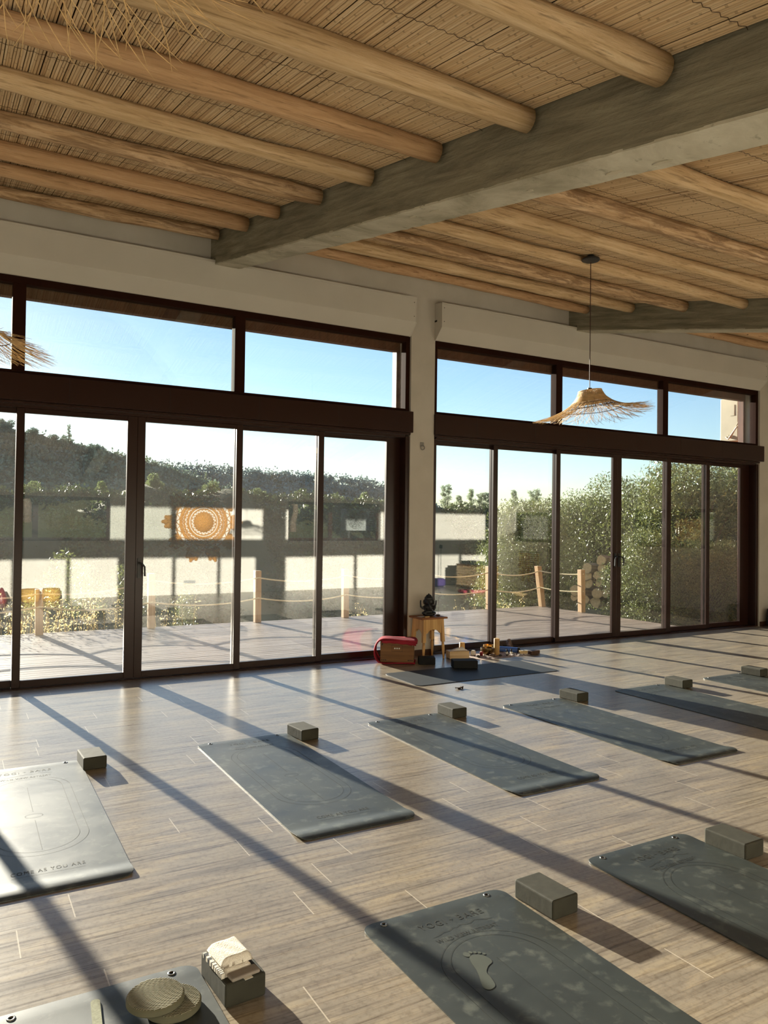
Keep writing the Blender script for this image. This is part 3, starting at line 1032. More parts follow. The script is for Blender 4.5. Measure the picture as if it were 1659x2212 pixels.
# ------------------------------------------------------------------ yoga blocks
def make_block(label, mat='block', sz=(.138, .222, .076), loc=(0, 0, 0), rz=0, group='grey foam yoga blocks'):
    m = MB().box(0, sz[0], -sz[1], 0, 0, sz[2])
    o = m.build('yoga_block', mat, None, bevel=.008, seg=3, loc=loc)
    o.rotation_euler = (0, 0, R(rz))
    return tag(o, label, 'yoga block', group)
blk = make_block('yoga block beside the footprint mat in front', loc=(2.050, -5.142, .0), rz=3)
for x, y, rz, lb in [(.728, -2.43, 2, 'yoga block beside the pale sunlit mat at left'),
                     (2.150, -2.452, 6, 'yoga block at the corner of the mat with oval guide lines'),
                     (3.480, -2.412, 1, 'yoga block at the far corner of the middle back-row mat'),
                     (4.770, -2.440, 3, 'yoga block at the corner of the mat just left of the one in blue shadow'),
                     (6.085, -2.485, 0, 'yoga block beside the back-row mat half in blue shadow'),
                     (7.285, -2.46, 4, 'yoga block at the right edge on the farthest back-row mat'),
                     (3.213, -5.155, 1, 'yoga block beside the smudged mat at the right edge'),
                     (.765, -5.062, 4, 'yoga block at the bottom holding the white towel')]:
    c = blk.copy(); COL.objects.link(c)
    c.location = (x, y, .0); c.rotation_euler = (0, 0, R(rz)); c['label'] = lb
for o_ in [o_ for o_ in COL.objects if o_.name.startswith('yoga_block')]:
    if o_.location.x > 6 and o_.location.x < 6.2 or o_.location.x > 7:
        o_.location.z = .0058
make_block('small black block on the floor between blanket and stool', 'black_foam', (.185, .13, .076), (4.545, -.42, 0), -28, 'black foam blocks near the stool')
make_block('larger black block on the dark teacher mat', 'black_foam', (.265, .15, .085), (4.735, -.79, .0058), -24, 'black foam blocks near the stool')

# towel folded on the nearest-left block
tw = thing('towel', 'white fluffy towel folded on the block at the bottom left', 'towel', (.83, -5.165, .0765), R(6))
m = MB()
nx, ny = 22, 26
for layer, (w_, l_, z0, h_) in enumerate([(.105, .15, .0, .018), (.108, .135, .019, .024)]):
    vs, fs = [], []
    prof = [(-.5, 0), (-.5, 1), (.5, 1), (.5, 0)]
    for iy in range(ny + 1):
        v_ = iy / ny - .5
        for ix in range(nx + 1):
            u_ = ix / nx - .5
            e = min(1, (0.5 - abs(u_)) * 7) ** .5 * min(1, (0.5 - abs(v_)) * 9) ** .5
            vs.append((u_ * w_ + layer * .006, v_ * l_ + layer * .01, z0 + h_ * e + .0008 * math.sin(u_ * 13 + v_ * 9) * e + rng.uniform(-.0002, .0002)))
    k = nx + 1
    b0 = len(vs)
    vs += [(x, y, z0) for x, y, z in vs]
    for iy in range(ny):
        for ix in range(nx):
            a = iy * k + ix
            fs.append((a, a + 1, a + k + 1, a + k)); fs.append((b0 + a, b0 + a + k, b0 + a + k + 1, b0 + a + 1))
    lp = list(range(k)) + [i * k + nx for i in range(1, ny + 1)] + [ny * k + j for j in range(nx - 1, -1, -1)] + [i * k for i in range(ny - 1, 0, -1)]
    for a, b_ in zip(lp, lp[1:] + lp[:1]):
        fs.append((a, b_, b_ + b0, a + b0))
    m.add(vs, fs)
m.build('towel_fold', 'white_cloth', tw, True)
ob = MB()
ob.box(-.062, -.050, -.078, .072, .0, .016)
ob.build('striped_hem', 'white_cloth', tw, bevel=.001)
ob = MB()
for a_, b_ in ((-.076, -.073), (-.066, -.063), (-.056, -.053), (-.046, -.043), (-.034, -.031), (-.018, -.014), (.0, .005), (.02, .034), (.048, .066)):
    ob.box(-.0623, -.0497, a_, b_, .0005, .0163)
ob.build('navy_stripe', 'navy_mat', tw)
pl = thing('eye_pillow', 'small grey cloth pad with a tag under the white towel', 'pad', (.845, -5.235, .0765), R(8))
MB().box(-.05, .05, -.042, .0, 0, .012).build('pad_cover', 'grey_cloth', pl, bevel=.005)
MB().box(-.012, .016, -.056, -.042, .003, .0045).build('fabric_tag', 'paper', pl)

# round pads on the bottom-left mat
def round_pad(loc, tilt, label, r=.088):
    o = thing('round_pad', label, 'pad', loc, group='ribbed round pads')
    o.rotation_euler = tilt
    m = MB()
    m.lathe([(r - .006, 0), (r, .006), (r, .019), (r - .005, .024), (0.0, .024)], 48)
    m.build('pad_body', 'navy', o, 'auto')
    w_ = MB()
    nrow = 26
    for i in range(nrow):
        y = -r * .93 + 2 * r * .93 * i / (nrow - 1)
        hw = math.sqrt(max(0, (r * .95) ** 2 - y * y))
        if hw < .01:
            continue
        n = max(4, int(hw * 2 / .0045))
        pts = [(-hw + 2 * hw * k / n, y + .0011 * math.sin(k * math.pi / 2), .0238) for k in range(n + 1)]
        w_.tube(pts, .0016, 4)
    rb = w_.build('ribbed_surface', 'rib_foam', o, True)
    return o
round_pad((.585, -5.19, .033), (R(0), R(0), R(10)), 'upper ribbed round pad stacked on another at the bottom left')
round_pad((.635, -5.205, .008), (R(0), 0, R(15)), 'lower ribbed round pad lying on the bottom left mat')
bk = MB()  # dusty smear on the mat, built as a thin raised band
bk.prism([(-.014, -.19), (.014, -.19), (.014, -.01), (.009, -.002), (0, .001), (-.009, -.002), (-.014, -.01)], 'z', 0, .003)
bo = bk.build('mat_smear', 'smear', None, False, 0, 2, (.429, -5.052, .0074))
bo.rotation_euler = (0, 0, R(-6))
tag(bo, 'pale strap end lying on the bottom left mat left of the round pads', 'smear')
for ch in list(mats[8].children):
    if 'lettering' in ch.name or 'line' in ch.name:
        bpy.data.objects.remove(ch)

# ------------------------------------------------------------------ altar corner
st = thing('wooden_stool', 'pine stool with turned legs in front of the white pillar', 'stool', (4.82, -.20, 0))
TH = .478
MB().box(-.175, .175, -.145, .145, TH - .022, TH).build('seat_top', 'pine_x', st, bevel=.006)
for sx in (-1, 1):
    for sy in (-1, 1):
        m = MB()
        topc = Vector((sx * .118, sy * .098, TH - .022)); bot = Vector((sx * .138, sy * .122, 0))
        def lp(z):
            u_ = 1 - z / (TH - .022)
            return topc.lerp(bot, u_)
        # square upper part
        vs, fs = [], []
        for z in (TH - .022, .195):
            c = lp(z)
            for dx, dy in ((-.019, -.019), (.019, -.019), (.019, .019), (-.019, .019)):
                vs.append((c.x + dx, c.y + dy, z))
        fs = [(0, 1, 5, 4), (1, 2, 6, 5), (2, 3, 7, 6), (3, 0, 4, 7), (0, 3, 2, 1), (4, 5, 6, 7)]
        m.add(vs, fs)
        prof = [(.019, .198), (.013, .186), (.017, .179), (.013, .172), (.0172, .16), (.0165, .11), (.013, .045), (.011, 0)]
        n = 14
        vs, fs = [], []
        for r, z in prof:
            c = lp(z)
            for j in range(n):
                a = 2 * math.pi * j / n
                vs.append((c.x + r * math.cos(a), c.y + r * math.sin(a), z))
        for i in range(len(prof) - 1):
            for j in range(n):
                fs.append((i * n + j, i * n + (j + 1) % n, (i + 1) * n + (j + 1) % n, (i + 1) * n + j))
        fs.append(tuple((len(prof) - 1) * n + j for j in range(n)))
        m.add(vs, fs)
        m.build('leg', 'pine', st, 'auto')
def apron_poly(half, z1, z0):
    pts = [(-half, z1), (-half, z0)]
    for k in range(13):
        u_ = -1 + 2 * k / 12
        x = u_ * half * .8
        pts.append((x, z0 + .035 * max(0, 1 - abs(u_) ** 2.2) + (.006 if abs(u_) < .85 else 0)))
    pts += [(half, z0), (half, z1)]
    return pts
for sy in (-1, 1):
    MB().prism(apron_poly(.103, TH - .022, .296), 'y', sy * .108 - .008, sy * .108 + .008).build('apron', 'pine', st)
for sx in (-1, 1):
    MB().prism(apron_poly(.085, TH - .022, .296), 'x', sx * .128 - .008, sx * .128 + .008).build('apron', 'pine', st)
# statue: one continuous body
def blob(bm, c, s, rot=(0, 0, 0), sub=3):
    mtx = Matrix.Translation(c) @ Euler(rot).to_matrix().to_4x4() @ Matrix.Diagonal((*s, 1))
    bmesh.ops.create_icosphere(bm, subdivisions=sub, radius=1, matrix=mtx)
bm = bmesh.new()
blob(bm, (0, 0, .022), (.075, .058, .022))
blob(bm, (0, -.004, .055), (.058, .045, .035))
blob(bm, (-.052, -.02, .04), (.036, .032, .02), (0, 0, .4))
blob(bm, (.052, -.02, .04), (.036, .032, .02), (0, 0, -.4))
blob(bm, (0, 0, .105), (.048, .038, .045))
blob(bm, (0, 0, .172), (.056, .046, .048))
blob(bm, (0, .0, .212), (.055, .044, .036))
blob(bm, (0, 0, .238), (.036, .032, .024))
blob(bm, (0, 0, .262), (.009, .009, .012))
blob(bm, (-.05, .004, .17), (.022, .01, .032))
blob(bm, (.05, .004, .17), (.022, .01, .032))
def chain(bm, pts, r0, r1, n=10):
    for k in range(n + 1):
        u_ = k / n * (len(pts) - 1)
        i = min(int(u_), len(pts) - 2)
        p = Vector(pts[i]).lerp(Vector(pts[i + 1]), u_ - i)
        r = r0 + (r1 - r0) * k / n
        blob(bm, p, (r, r, r), sub=2)
chain(bm, [(0, -.036, .165), (.004, -.056, .13), (.012, -.058, .10), (.03, -.055, .092)], .017, .009, 12)
chain(bm, [(-.04, 0, .125), (-.075, -.005, .095), (-.098, -.008, .115), (-.102, -.008, .165), (-.100, -.008, .185)], .015, .009, 16)
chain(bm, [(.04, 0, .125), (.065, -.01, .105), (.085, -.012, .14), (.088, -.012, .185)], .015, .009, 14)
chain(bm, [(-.035, -.01, .115), (-.058, -.03, .085), (-.045, -.05, .075)], .014, .009, 10)
chain(bm, [(.035, -.01, .115), (.062, -.03, .085), (.075, -.035, .105), (.078, -.035, .15)], .014, .008, 12)
me = bpy.data.meshes.new('statue'); bm.to_mesh(me); bm.free()
me.materials.append(M['statue'])
so = bpy.data.objects.new('deity_statue', me); COL.objects.link(so)
rm = so.modifiers.new('r', 'REMESH'); rm.mode = 'VOXEL'; rm.voxel_size = .0035; rm.use_smooth_shade = True
so.location = (4.825, -.20, TH); so.scale = (.95, .95, .96); so.rotation_euler = (0, 0, R(-25))
tag(so, 'black seated elephant-headed statue with raised arms on the pine stool', 'statue')
# incense dish with stick
o = thing('incense_holder', 'small round incense dish on the right of the stool top', 'incense holder', (4.925, -.245, TH))
MB().lathe([(.018, 0), (.024, .004), (.026, .016), (.022, .018), (.018, .008), (0, .007)], 20).build('dish', 'dark_wood', o, 'auto')
MB().tube([(0, 0, .008), (.004, .0, .10), (.008, 0, .22)], .0016, 6).build('incense_stick', 'dark_wood', o)
def simple(name, label, cat, mb, mat, loc=(0, 0, 0), rz=0, smooth='auto', bevel=0, group=None):
    o = mb.build(name, mat, None, smooth, bevel, 2, loc)
    o.rotation_euler = (0, 0, R(rz))
    return tag(o, label, cat, group)
simple('card', 'white card leaning flat on the left of the stool top', 'card', MB().box(-.045, .045, -.03, .03, 0, .003), 'paper', (4.72, -.22, TH), 20, False)
simple('matchbox', 'small pale matchbox at the front of the stool top', 'box', MB().box(-.028, .028, -.014, .014, 0, .012), 'bamboo', (4.745, -.29, TH), -15, False, .001)
# instrument box under a red blanket
hb = thing('instrument_box', 'brown wooden instrument box under the curled red blanket', 'box', (4.345, -.315, .016), R(-34))
MB().box(-.185, .185, -.095, .095, 0, .235).build('case', 'brown_wood', hb, bevel=.006)
m = MB()
rect_frame(m, -.06, .06, .12, .19, -.097, -.095, .003, .003, .003, .003)
m.build('inlay_frame', 'dark_wood', hb)
for x in (-.024, 0, .024):
    MB().tube([(x, -.095, .155), (x, -.104, .155)], .008, 12).build('white_knob', 'paper', hb)
for x in (-.165, -.145, -.125, .125, .145, .165):
    MB().tube([(x, -.0948, .025), (x, -.0965, .025)], .007, 10).build('sound_hole', 'black_rubber', hb)
for x in (-.16, .17):
    MB().tube([(x, -.095, .205), (x, -.105, .2), (x, -.1, .185)], .005, 6).build('metal_latch', 'steel', hb)
bl = thing('blanket', 'red felt blanket curled over the instrument box by the window', 'blanket', (4.345, -.315, 0), R(-34))
pts = [(.20, .012), (0, .008), (-.15, .008), (-.21, .03), (-.245, .085), (-.25, .15), (-.225, .22), (-.17, .262), (-.08, .27), (.05, .263), (.16, .258), (.20, .252), (.215, .225)]
fine = []
for i in range(len(pts) - 1):
    for k in range(4):
        u_ = k / 4
        p0, p1, p2, p3 = [Vector(pts[min(max(j, 0), len(pts) - 1)]) for j in (i - 1, i, i + 1, i + 2)]
        fine.append(.5 * (2 * p1 + (p2 - p0) * u_ + (2 * p0 - 5 * p1 + 4 * p2 - p3) * u_ ** 2 + (3 * p1 - p0 - 3 * p2 + p3) * u_ ** 3))
fine.append(Vector(pts[-1]))
vs, fs = [], []
nw = 12
for i, p in enumerate(fine):
    a = fine[max(i - 1, 0)]; b_ = fine[min(i + 1, len(fine) - 1)]
    d = (b_ - a).normalized(); nn = Vector((-d.y, d.x))
    for side in (-1, 1):
        for j in range(nw + 1):
            y = -.115 + .24 * j / nw
            hang = 0
            q_ = p - nn * (.006 * side + .004 * math.sin(j * 1.3 + i * .35))
            zz = max(.001, q_.y)
            vs.append((q_.x, y + .006 * math.sin(i * .5), zz))
K = (nw + 1)
for i in range(len(fine) - 1):
    for s_ in (0, 1):
        for j in range(nw):
            a = i * 2 * K + s_ * K + j
            fs.append((a, a + 1, a + 2 * K + 1, a + 2 * K))
    for j in (0, nw):
        a = i * 2 * K + j
        fs.append((a, a + K, a + 3 * K, a + 2 * K))
for i in (0, len(fine) - 1):
    for j in range(nw):
        a = i * 2 * K + j
        fs.append((a, a + 1, a + K + 1, a + K))
MB().add(vs, fs).build('blanket_sheet', 'red_cloth', bl, True)
m = MB()
vs, fs = [], []
for i in range(20):
    x = -.17 + .38 * i / 19
    for k in range(5):
        vs.append((x, -.118 - .006 * math.sin(x * 40) - .004 * (k > 2), .262 - .052 * k / 4 * (.55 + .12 * math.sin(i * .7) ** 2 + .5 * (i / 19) ** 2)))
for i in range(19):
    for k in range(4):
        a = i * 5 + k
        fs.append((a, a + 1, a + 6, a + 5))
n0 = len(vs)
vs += [(x, y + .006, z) for x, y, z in vs]
fs += [tuple(n0 + j for j in reversed(f)) for f in fs]
lp_ = [i * 5 for i in range(20)] + [95 + k for k in range(1, 5)] + [i * 5 + 4 for i in range(18, -1, -1)] + [3, 2, 1]
for a, b_ in zip(lp_, lp_[1:] + lp_[:1]):
    fs.append((a, b_, b_ + n0, a + n0))
MB().add(vs, fs).build('hanging_edge', 'red_cloth', bl, True)

# cloth and ritual things on the floor
m = MB()
cz = [(4.99, -.30), (5.32, -.615), (6.02, -.575), (5.92, -.13)]
vs, fs = [], []
nn_ = 20
for i in range(nn_ + 1):
    for j in range(nn_ + 1):
        u_, v_ = i / nn_, j / nn_
        a = Vector(cz[0]).lerp(Vector(cz[1]), u_); b_ = Vector(cz[3]).lerp(Vector(cz[2]), u_)
        p = a.lerp(b_, v_)
        vs.append((p.x + rng.uniform(-.006, .006) * (i in (0, nn_) or j in (0, nn_)), p.y + rng.uniform(-.006, .006) * (j in (0, nn_) or i in (0, nn_)), .003 + .001 * math.sin(i * 1.7 + j)))
n0 = len(vs)
vs += [(x, y, .0005) for x, y, z in vs]
k = nn_ + 1
for i in range(nn_):
    for j in range(nn_):
        a = i * k + j
        fs.append((a, a + 1, a + k + 1, a + k)); fs.append((n0 + a, n0 + a + k, n0 + a + k + 1, n0 + a + 1))
lp_ = list(range(k)) + [i * k + nn_ for i in range(1, k)] + [nn_ * k + j for j in range(nn_ - 1, -1, -1)] + [i * k for i in range(nn_ - 1, 0, -1)]
for a, b_ in zip(lp_, lp_[1:] + lp_[:1]):
    fs.append((a, b_, b_ + n0, a + n0))
lc = m.add(vs, fs).build('lace_cloth', 'lace')
tag(lc, 'pale lace cloth spread on the floor by the window', 'cloth')
ZC = .0045
o = thing('tissue_box', 'pale wooden tissue box on the floor beside the stool', 'tissue box', (5.115, -.375, ZC), R(-14))
MB().box(-.12, .12, -.065, .065, 0, .085).build('box_body', 'box_wood', o, bevel=.004)
m = MB()
tv = [(-.09, -.03, .085), (.10, -.025, .085), (.10, .03, .085), (-.09, .03, .085), (-.02, 0, .105), (.05, -.01, .128), (.07, .005, .118), (0, .02, .112)]
m.add(tv, [(0, 1, 5, 4), (1, 2, 6, 5), (2, 3, 7, 6), (3, 0, 4, 7), (4, 5, 6, 7), (0, 3, 2, 1)])
m.build('tissue', 'tissue', o, True)
simple('wooden_cylinder', 'short brown wooden cylinder behind the tissue box', 'cylinder', MB().lathe([(.031, 0), (.033, .004), (.033, .128), (.030, .132), (0, .132)], 28), 'bamboo', (5.33, -.16, 0.0046))
o = thing('singing_bowl', 'dark bronze singing bowl left of the tall bamboo tube', 'bowl', (5.56, -.345, ZC), group='metal bowls on the lace cloth')
MB().lathe([(.035, 0), (.06, .012), (.078, .045), (.076, .082), (.070, .082), (.072, .046), (.055, .018), (0, .012)], 36).build('bowl_wall', 'bronze', o, 'auto')
o = thing('brass_bowl', 'shiny brass bowl behind the bronze singing bowl', 'bowl', (5.68, -.215, ZC), group='metal bowls on the lace cloth')
MB().lathe([(.03, 0), (.055, .012), (.064, .05), (.062, .09), (.057, .09), (.058, .05), (.05, .018), (0, .012)], 36).build('bowl_wall', 'brass', o, 'auto')
o = thing('bamboo_tube', 'tall pale bamboo tube upright in the middle of the lace cloth', 'tube', (5.665, -.395, ZC))
MB().lathe([(.033, 0), (.034, .003), (.034, .185), (.032, .19), (0, .19)], 28).build('tube_wall', 'bamboo', o, 'auto')
MB().tube([(-.02, 0, .19), (-.01, 0, .202), (.01, 0, .202), (.02, 0, .19)], .002, 6).build('hanging_cord', 'rope', o)
o = thing('blue_tube', 'blue card tube lying on the lace cloth', 'tube', (5.86, -.27, ZC + .032))
MB().tube([(-.12, .14, 0), (.115, -.145, 0)], .032, 24).build('tube_wall', 'blue', o, 'auto')
MB().tube([(.112, -.142, 0), (.125, -.157, 0)], .033, 24).build('black_cap', 'black_rubber', o, 'auto')
o = thing('shell_rattle', 'round speckled shell half standing by the door rail', 'shell', (6.07, -.12, .0))
o.rotation_euler = (R(0), R(0), R(20))
MB().lathe([(0, -.03), (.045, -.02), (.066, .012), (.06, .03), (.03, .036), (0, .036)], 28, (0, 0, 0)).build('shell_body', 'geode', o, 'auto')
o.children[0].rotation_euler = (R(70), 0, R(20)); o.children[0].location = (0, 0, .062)
for x, y, lb in [(5.772, -.452, 'left of the two small dark bottles by the blue tube'), (5.828, -.465, 'right of the two small dark bottles by the blue tube')]:
    o = thing('oil_bottle', lb, 'bottle', (x, y, ZC), group='small dark oil bottles')
    MB().lathe([(.012, 0), (.013, .003), (.013, .04), (.007, .047), (.007, .052), (0, .052)], 16).build('bottle_body', 'amber', o, 'auto')
    MB().lathe([(.009, .05), (.009, .066), (0, .068)], 14).build('bottle_cap', 'black_rubber', o, 'auto')
    MB().lathe([(.0133, .01), (.0133, .034)], 16).build('bottle_label', 'paper', o)
simple('incense_box', 'dark wooden incense box at the right end of the lace cloth', 'box', MB().box(-.075, .075, -.03, .03, 0, .042), 'dark_wood', (6.10, -.555, .0045), 10, False, .003)
simple('card_box', 'small tan patterned box left of the dark incense box', 'box', MB().box(-.05, .05, -.025, .025, 0, .04), 'firewood_end', (5.985, -.495, ZC), -20, False, .003)
simple('card', 'white card lying on the small tan patterned box', 'card', MB().box(-.06, .06, -.025, .025, 0, .002), 'paper', (6.02, -.50, ZC + .0405), -12, False)
simple('red_candle', 'short red candle left of the bronze bowl', 'candle', MB().lathe([(.018, 0), (.019, .002), (.019, .045), (0, .045)], 20), 'red_wax', (5.455, -.375, ZC))
simple('white_candle', 'small pale round candle behind the red candle', 'candle', MB().lathe([(.03, 0), (.032, .01), (.03, .04), (.02, .052), (0, .054)], 20), 'paper', (5.40, -.29, ZC))
def rock(name, label, r, loc, mat, flat=.6, group=None):
    bm = bmesh.new()
    bmesh.ops.create_icosphere(bm, subdivisions=2, radius=r)
    for v in bm.verts:
        v.co *= rng.uniform(.82, 1.12); v.co.z = max(-r * .45, v.co.z * flat)
        v.co.z += r * .45
    me = bpy.data.meshes.new(name); bm.to_mesh(me); bm.free()
    me.materials.append(M[mat]); o = bpy.data.objects.new(name, me); COL.objects.link(o)
    o.location = loc
    return tag(o, label, 'stone', group)
rock('stone', 'dark stone in front of the tall bamboo tube', .02, (5.64, -.50, ZC), 'stone', group='stones on the lace cloth')
rock('stone', 'dark stone right of the tall bamboo tube, left of the bottles', .02, (5.73, -.515, ZC), 'stone', group='stones on the lace cloth')
rock('stone', 'broad brown stone in front of the bronze bowl', .04, (5.535, -.49, ZC), 'geode', .35, group='stones on the lace cloth')
rock('stone', 'black stone between tissue box and red candle', .03, (5.345, -.455, ZC), 'stone', .5, group='stones on the lace cloth')
rock('stone', 'small white crystal in front of the red candle', .016, (5.47, -.43, ZC), 'crystal', .9, group='stones on the lace cloth')
rock('stone', 'white crystal lying at the front edge of the cloth', .016, (5.42, -.545, ZC), 'crystal', .6, group='stones on the lace cloth')
m = MB()
for k in range(26):
    x, y = 5.72 + rng.uniform(0, .3), -.50 + rng.uniform(-.04, .04) - .02
    m.box(x - .008, x + .008, y - .006, y + .006, 0, .006 + rng.uniform(0, .004))
sh = m.build('white_pebbles', 'crystal', None, False, 0, 2, (0, 0, ZC))
tag(sh, 'string of small white shells along the front of the lace cloth', 'shells')
m = MB()
for k in range(7):
    a = rng.uniform(0, 6.28)
    m.tube([(rng.uniform(-.03, .03), rng.uniform(-.02, .02), .004), (math.cos(a) * .045, math.sin(a) * .03, .006 + rng.uniform(0, .012))], .005, 5)
simple('dry_leaf', 'crumpled dark dry leaf alone on the floor before the teacher mat', 'leaf', m, 'leafdry', (4.175, -1.745, 0), 0, True)
# wicker basket at the right edge
o = thing('wicker_basket', 'dark wicker basket against the wall at the right edge', 'basket', (11.32, -.22, 0))
MB().lathe([(.11, 0), (.125, .02), (.145, .15), (.135, .25), (.12, .28), (.108, .275), (.12, .24), (.13, .15), (.11, .03), (0, .02)], 28).build('basket_wall', 'wicker', o, True)
m = MB()
for k in range(14):
    z = .02 + k * .019
    r = .129 + .018 * math.sin(math.pi * min(1, z / .26))
    m.tube([(r * math.cos(a), r * math.sin(a), z) for a in np.linspace(0, 2 * math.pi, 25)], .006, 5, False)
m.build('woven_band', 'wicker', o, True)
m = MB().tube([(-.1, 0, .26), (-.09, 0, .31), (-.05, 0, .33), (0, 0, .325)], .008, 6)
m.build('handle', 'wicker', o, True)

# ------------------------------------------------------------------ pendant lamps
def pendant(label, x, y, ztop, seed, tilt, yaw_, fib=280, thick=.0012):
    rs = random.Random(seed)
    zc = roof_z(y)
    o = thing('pendant_lamp', label, 'pendant lamp', (x, y, zc - .035), group='straw pendant lamps')
    Z0 = zc - .035
    MB().lathe([(.012, -.018), (.07, -.017), (.075, -.012), (.075, .0), (0, .002)], 28).build('ceiling_rose', 'black_metal', o, 'auto')
    MB().lathe([(.03, 0), (.03, .03), (0, .031)], 16).build('mounting_plate', 'black_metal', o)
    zt = ztop - Z0
    MB().tube([(0, 0, -.03), (0, 0, zt)], .0035, 8).build('cord', 'cord', o)
    MB().lathe([(.0, zt + .01), (.018, zt + .008), (.02, zt - .06), (.016, zt - .065), (0, zt - .066)], 16).build('lamp_holder', 'black_metal', o, 'auto')
    MB().lathe([(.012, zt - .066), (.02, zt - .085), (.045, zt - .125), (.05, zt - .155), (.035, zt - .19), (0, zt - .205)], 20).build('bulb', 'bulb', o, True)
    ax = Matrix.Rotation(yaw_, 3, 'Z') @ Matrix.Rotation(tilt, 3, 'Y')
    def prof(u_):      # u 0 crown -> 1 tip : radius, drop
        r = .098 + .06 * u_ + .337 * u_ ** 1.3
        z = -.02 - .27 * (u_ ** .72) + .055 * u_ ** 2.5
        return r, z
    def P(ang, u_, dr=0, dz=0):
        r, z = prof(u_)
        wv = .03 * math.sin(2 * ang + seed) * u_ ** 2
        v = Vector(((r + dr) * math.cos(ang), (r + dr) * math.sin(ang), z + dz + wv))
        v = ax @ v
        return (v.x, v.y, v.z + zt)
    m = MB()
    n = 9
    for k in range(fib):
        a0 = 2 * math.pi * k / fib + rs.uniform(-.02, .02)
        tw = rs.choice((-1, 1)) * rs.uniform(.1, .55)
        e = rs.uniform(.88, 1.05)
        bend = rs.uniform(-.012, .010)
        pts = [P(a0 + tw * (i / n) ** 1.2, e * i / n, 0, bend * (i / n) ** 2 + rs.uniform(-.001, .001)) for i in range(n + 1)]
        m.tube(pts, [thick] * n + [thick * .5], 4, False, rs.uniform(0, 1))
    fo = m.build('straw_fibres', 'straw', o, True)
    m = MB()
    for k in range(24):     # dense coiled crown
        u_ = .0 + .24 * (k / 24) ** 1.0
        m.tube([P(a, u_, .003 + rs.uniform(-.001, .001)) for a in np.linspace(0, 2 * math.pi, 33)], .002, 4, False)
    for k in range(4):      # flat cap
        r = .098 - k * .023
        m.tube([tuple(ax @ Vector((r * math.cos(a), r * math.sin(a), -.015)) + Vector((0, 0, zt))) for a in np.linspace(0, 2 * math.pi, 33)], .003, 4, False)
    m.build('woven_crown', 'straw', o, True)
    for u_ in (.30, .50):
        MB().tube([P(a, u_, .0) for a in np.linspace(0, 2 * math.pi, 41)], .0028, 5, False).build('hoop', 'straw_dark', o, True)
    sp = MB()
    for k in range(4):
        a = math.pi / 2 * k + .3
        sp.tube([tuple(ax @ Vector((0, 0, -.02)) + Vector((0, 0, zt))), P(a, 0)], .002, 4)
    sp.build('spoke', 'straw_dark', o)
    return o
pendant('straw pendant lamp hanging in front of the right glazed doors', 4.71, -2.846, 2.705, 3, R(-7), R(-30))
pendant('straw pendant lamp peeking in at the left edge in front of the clerestory', .02, -2.86, 2.72, 5, R(3), R(10))
pendant('straw pendant lamp overhead at the top left, only its fibres in view', .08, -6.12, 2.89, 9, R(0), R(0), 170, .0015)

# ------------------------------------------------------------------ things at the back, seen mirrored in the glass
o = thing('wall_hanging', 'large round jute mandala on the back wall, mirrored in the glass', 'wall hanging', (4.70, YB, 1.53))
m = MB()
def ring(m, r0, r1, n=64, th=.012):
    m2 = []
    vs, fs = [], []
    for j in range(n):
        a = 2 * math.pi * j / n
        for r, y in ((r0, .004), (r1, .004), (r1, .004 + th), (r0, .004 + th)):
            vs.append((r * math.cos(a), y, r * math.sin(a)))
    for j in range(n):
        b0, b1 = j * 4, ((j + 1) % n) * 4
        for q_ in range(4):
            fs.append((b0 + q_, b0 + (q_ + 1) % 4, b1 + (q_ + 1) % 4, b1 + q_))
    m.add(vs, fs)
m.lathe([(.215, 0), (.215, .014), (0, .016)], 48)
m.v = [(x, .004 + z, y) for x, y, z in m.v]
for r0, r1 in ((.265, .29), (.31, .36), (.40, .43), (.455, .52), (.585, .61)):
    ring(m, r0, r1)
def zig(m, r0, r1, n):
    pts = []
    for j in range(2 * n + 1):
        a = math.pi * j / n
        r = r0 if j % 2 else r1
        pts.append((r * math.cos(a), .01, r * math.sin(a)))
    m.tube(pts, .011, 5, False)
zig(m, .21, .27, 22); zig(m, .355, .405, 26); zig(m, .515, .59, 22); zig(m, .43, .456, 40)
m.build('woven_disc', 'jute', o, True)
m = MB()
for k in range(10):
    a = 2 * math.pi * k / 10
    for (dr, da, r) in ((.67, 0, .09), (.74, .10, .065), (.74, -.10, .065), (.80, 0, .06), (.66, .17, .055), (.66, -.17, .055), (.86, .0, .035), (.80, .12, .04), (.80, -.12, .04)):
        cx_, cz_ = dr * math.cos(a + da), dr * math.sin(a + da)
        v0 = len(m.v)
        m.lathe([(r, 0), (r, .012), (0, .014)], 14)
        m.v[v0:] = [(cx_ + x, .005 + z, cz_ + y) for x, y, z in m.v[v0:]]
m.build('petal_cluster', 'jute', o, True)
def basket(x, y, label):
    o = thing('woven_basket', label, 'basket', (x, y, 0), group='yellow baskets at the back wall')
    MB().lathe([(.12, 0), (.15, .01), (.165, .12), (.155, .24), (.145, .245), (.15, .12), (.13, .02), (0, .015)], 20).build('basket_wall', 'yellow_basket', o, True)
    return o
basket(1.32, -7.95, 'left yellow woven basket by the back wall, mirrored in the glass')
basket(1.68, -7.95, 'right yellow woven basket by the back wall, mirrored in the glass')
simple('red_bag', 'pointed red bag on the floor at the back, mirrored at the left edge', 'bag', MB().lathe([(.10, 0), (.11, .05), (.07, .18), (.02, .28), (0, .29)], 16), 'red_wax', (.84, -7.8, 0))
o = thing('wall_socket', 'white double socket low on the back wall below the mandala, mirrored', 'socket', (4.42, YB, .22))
MB().box(-.12, .12, 0, .012, 0, .075).build('socket_plate', 'plastic_white', o, bevel=.003)
o = thing('cabinet', 'low wooden cabinet with lattice front at the back right, mirrored', 'cabinet', (10.95, -7.75, 0))
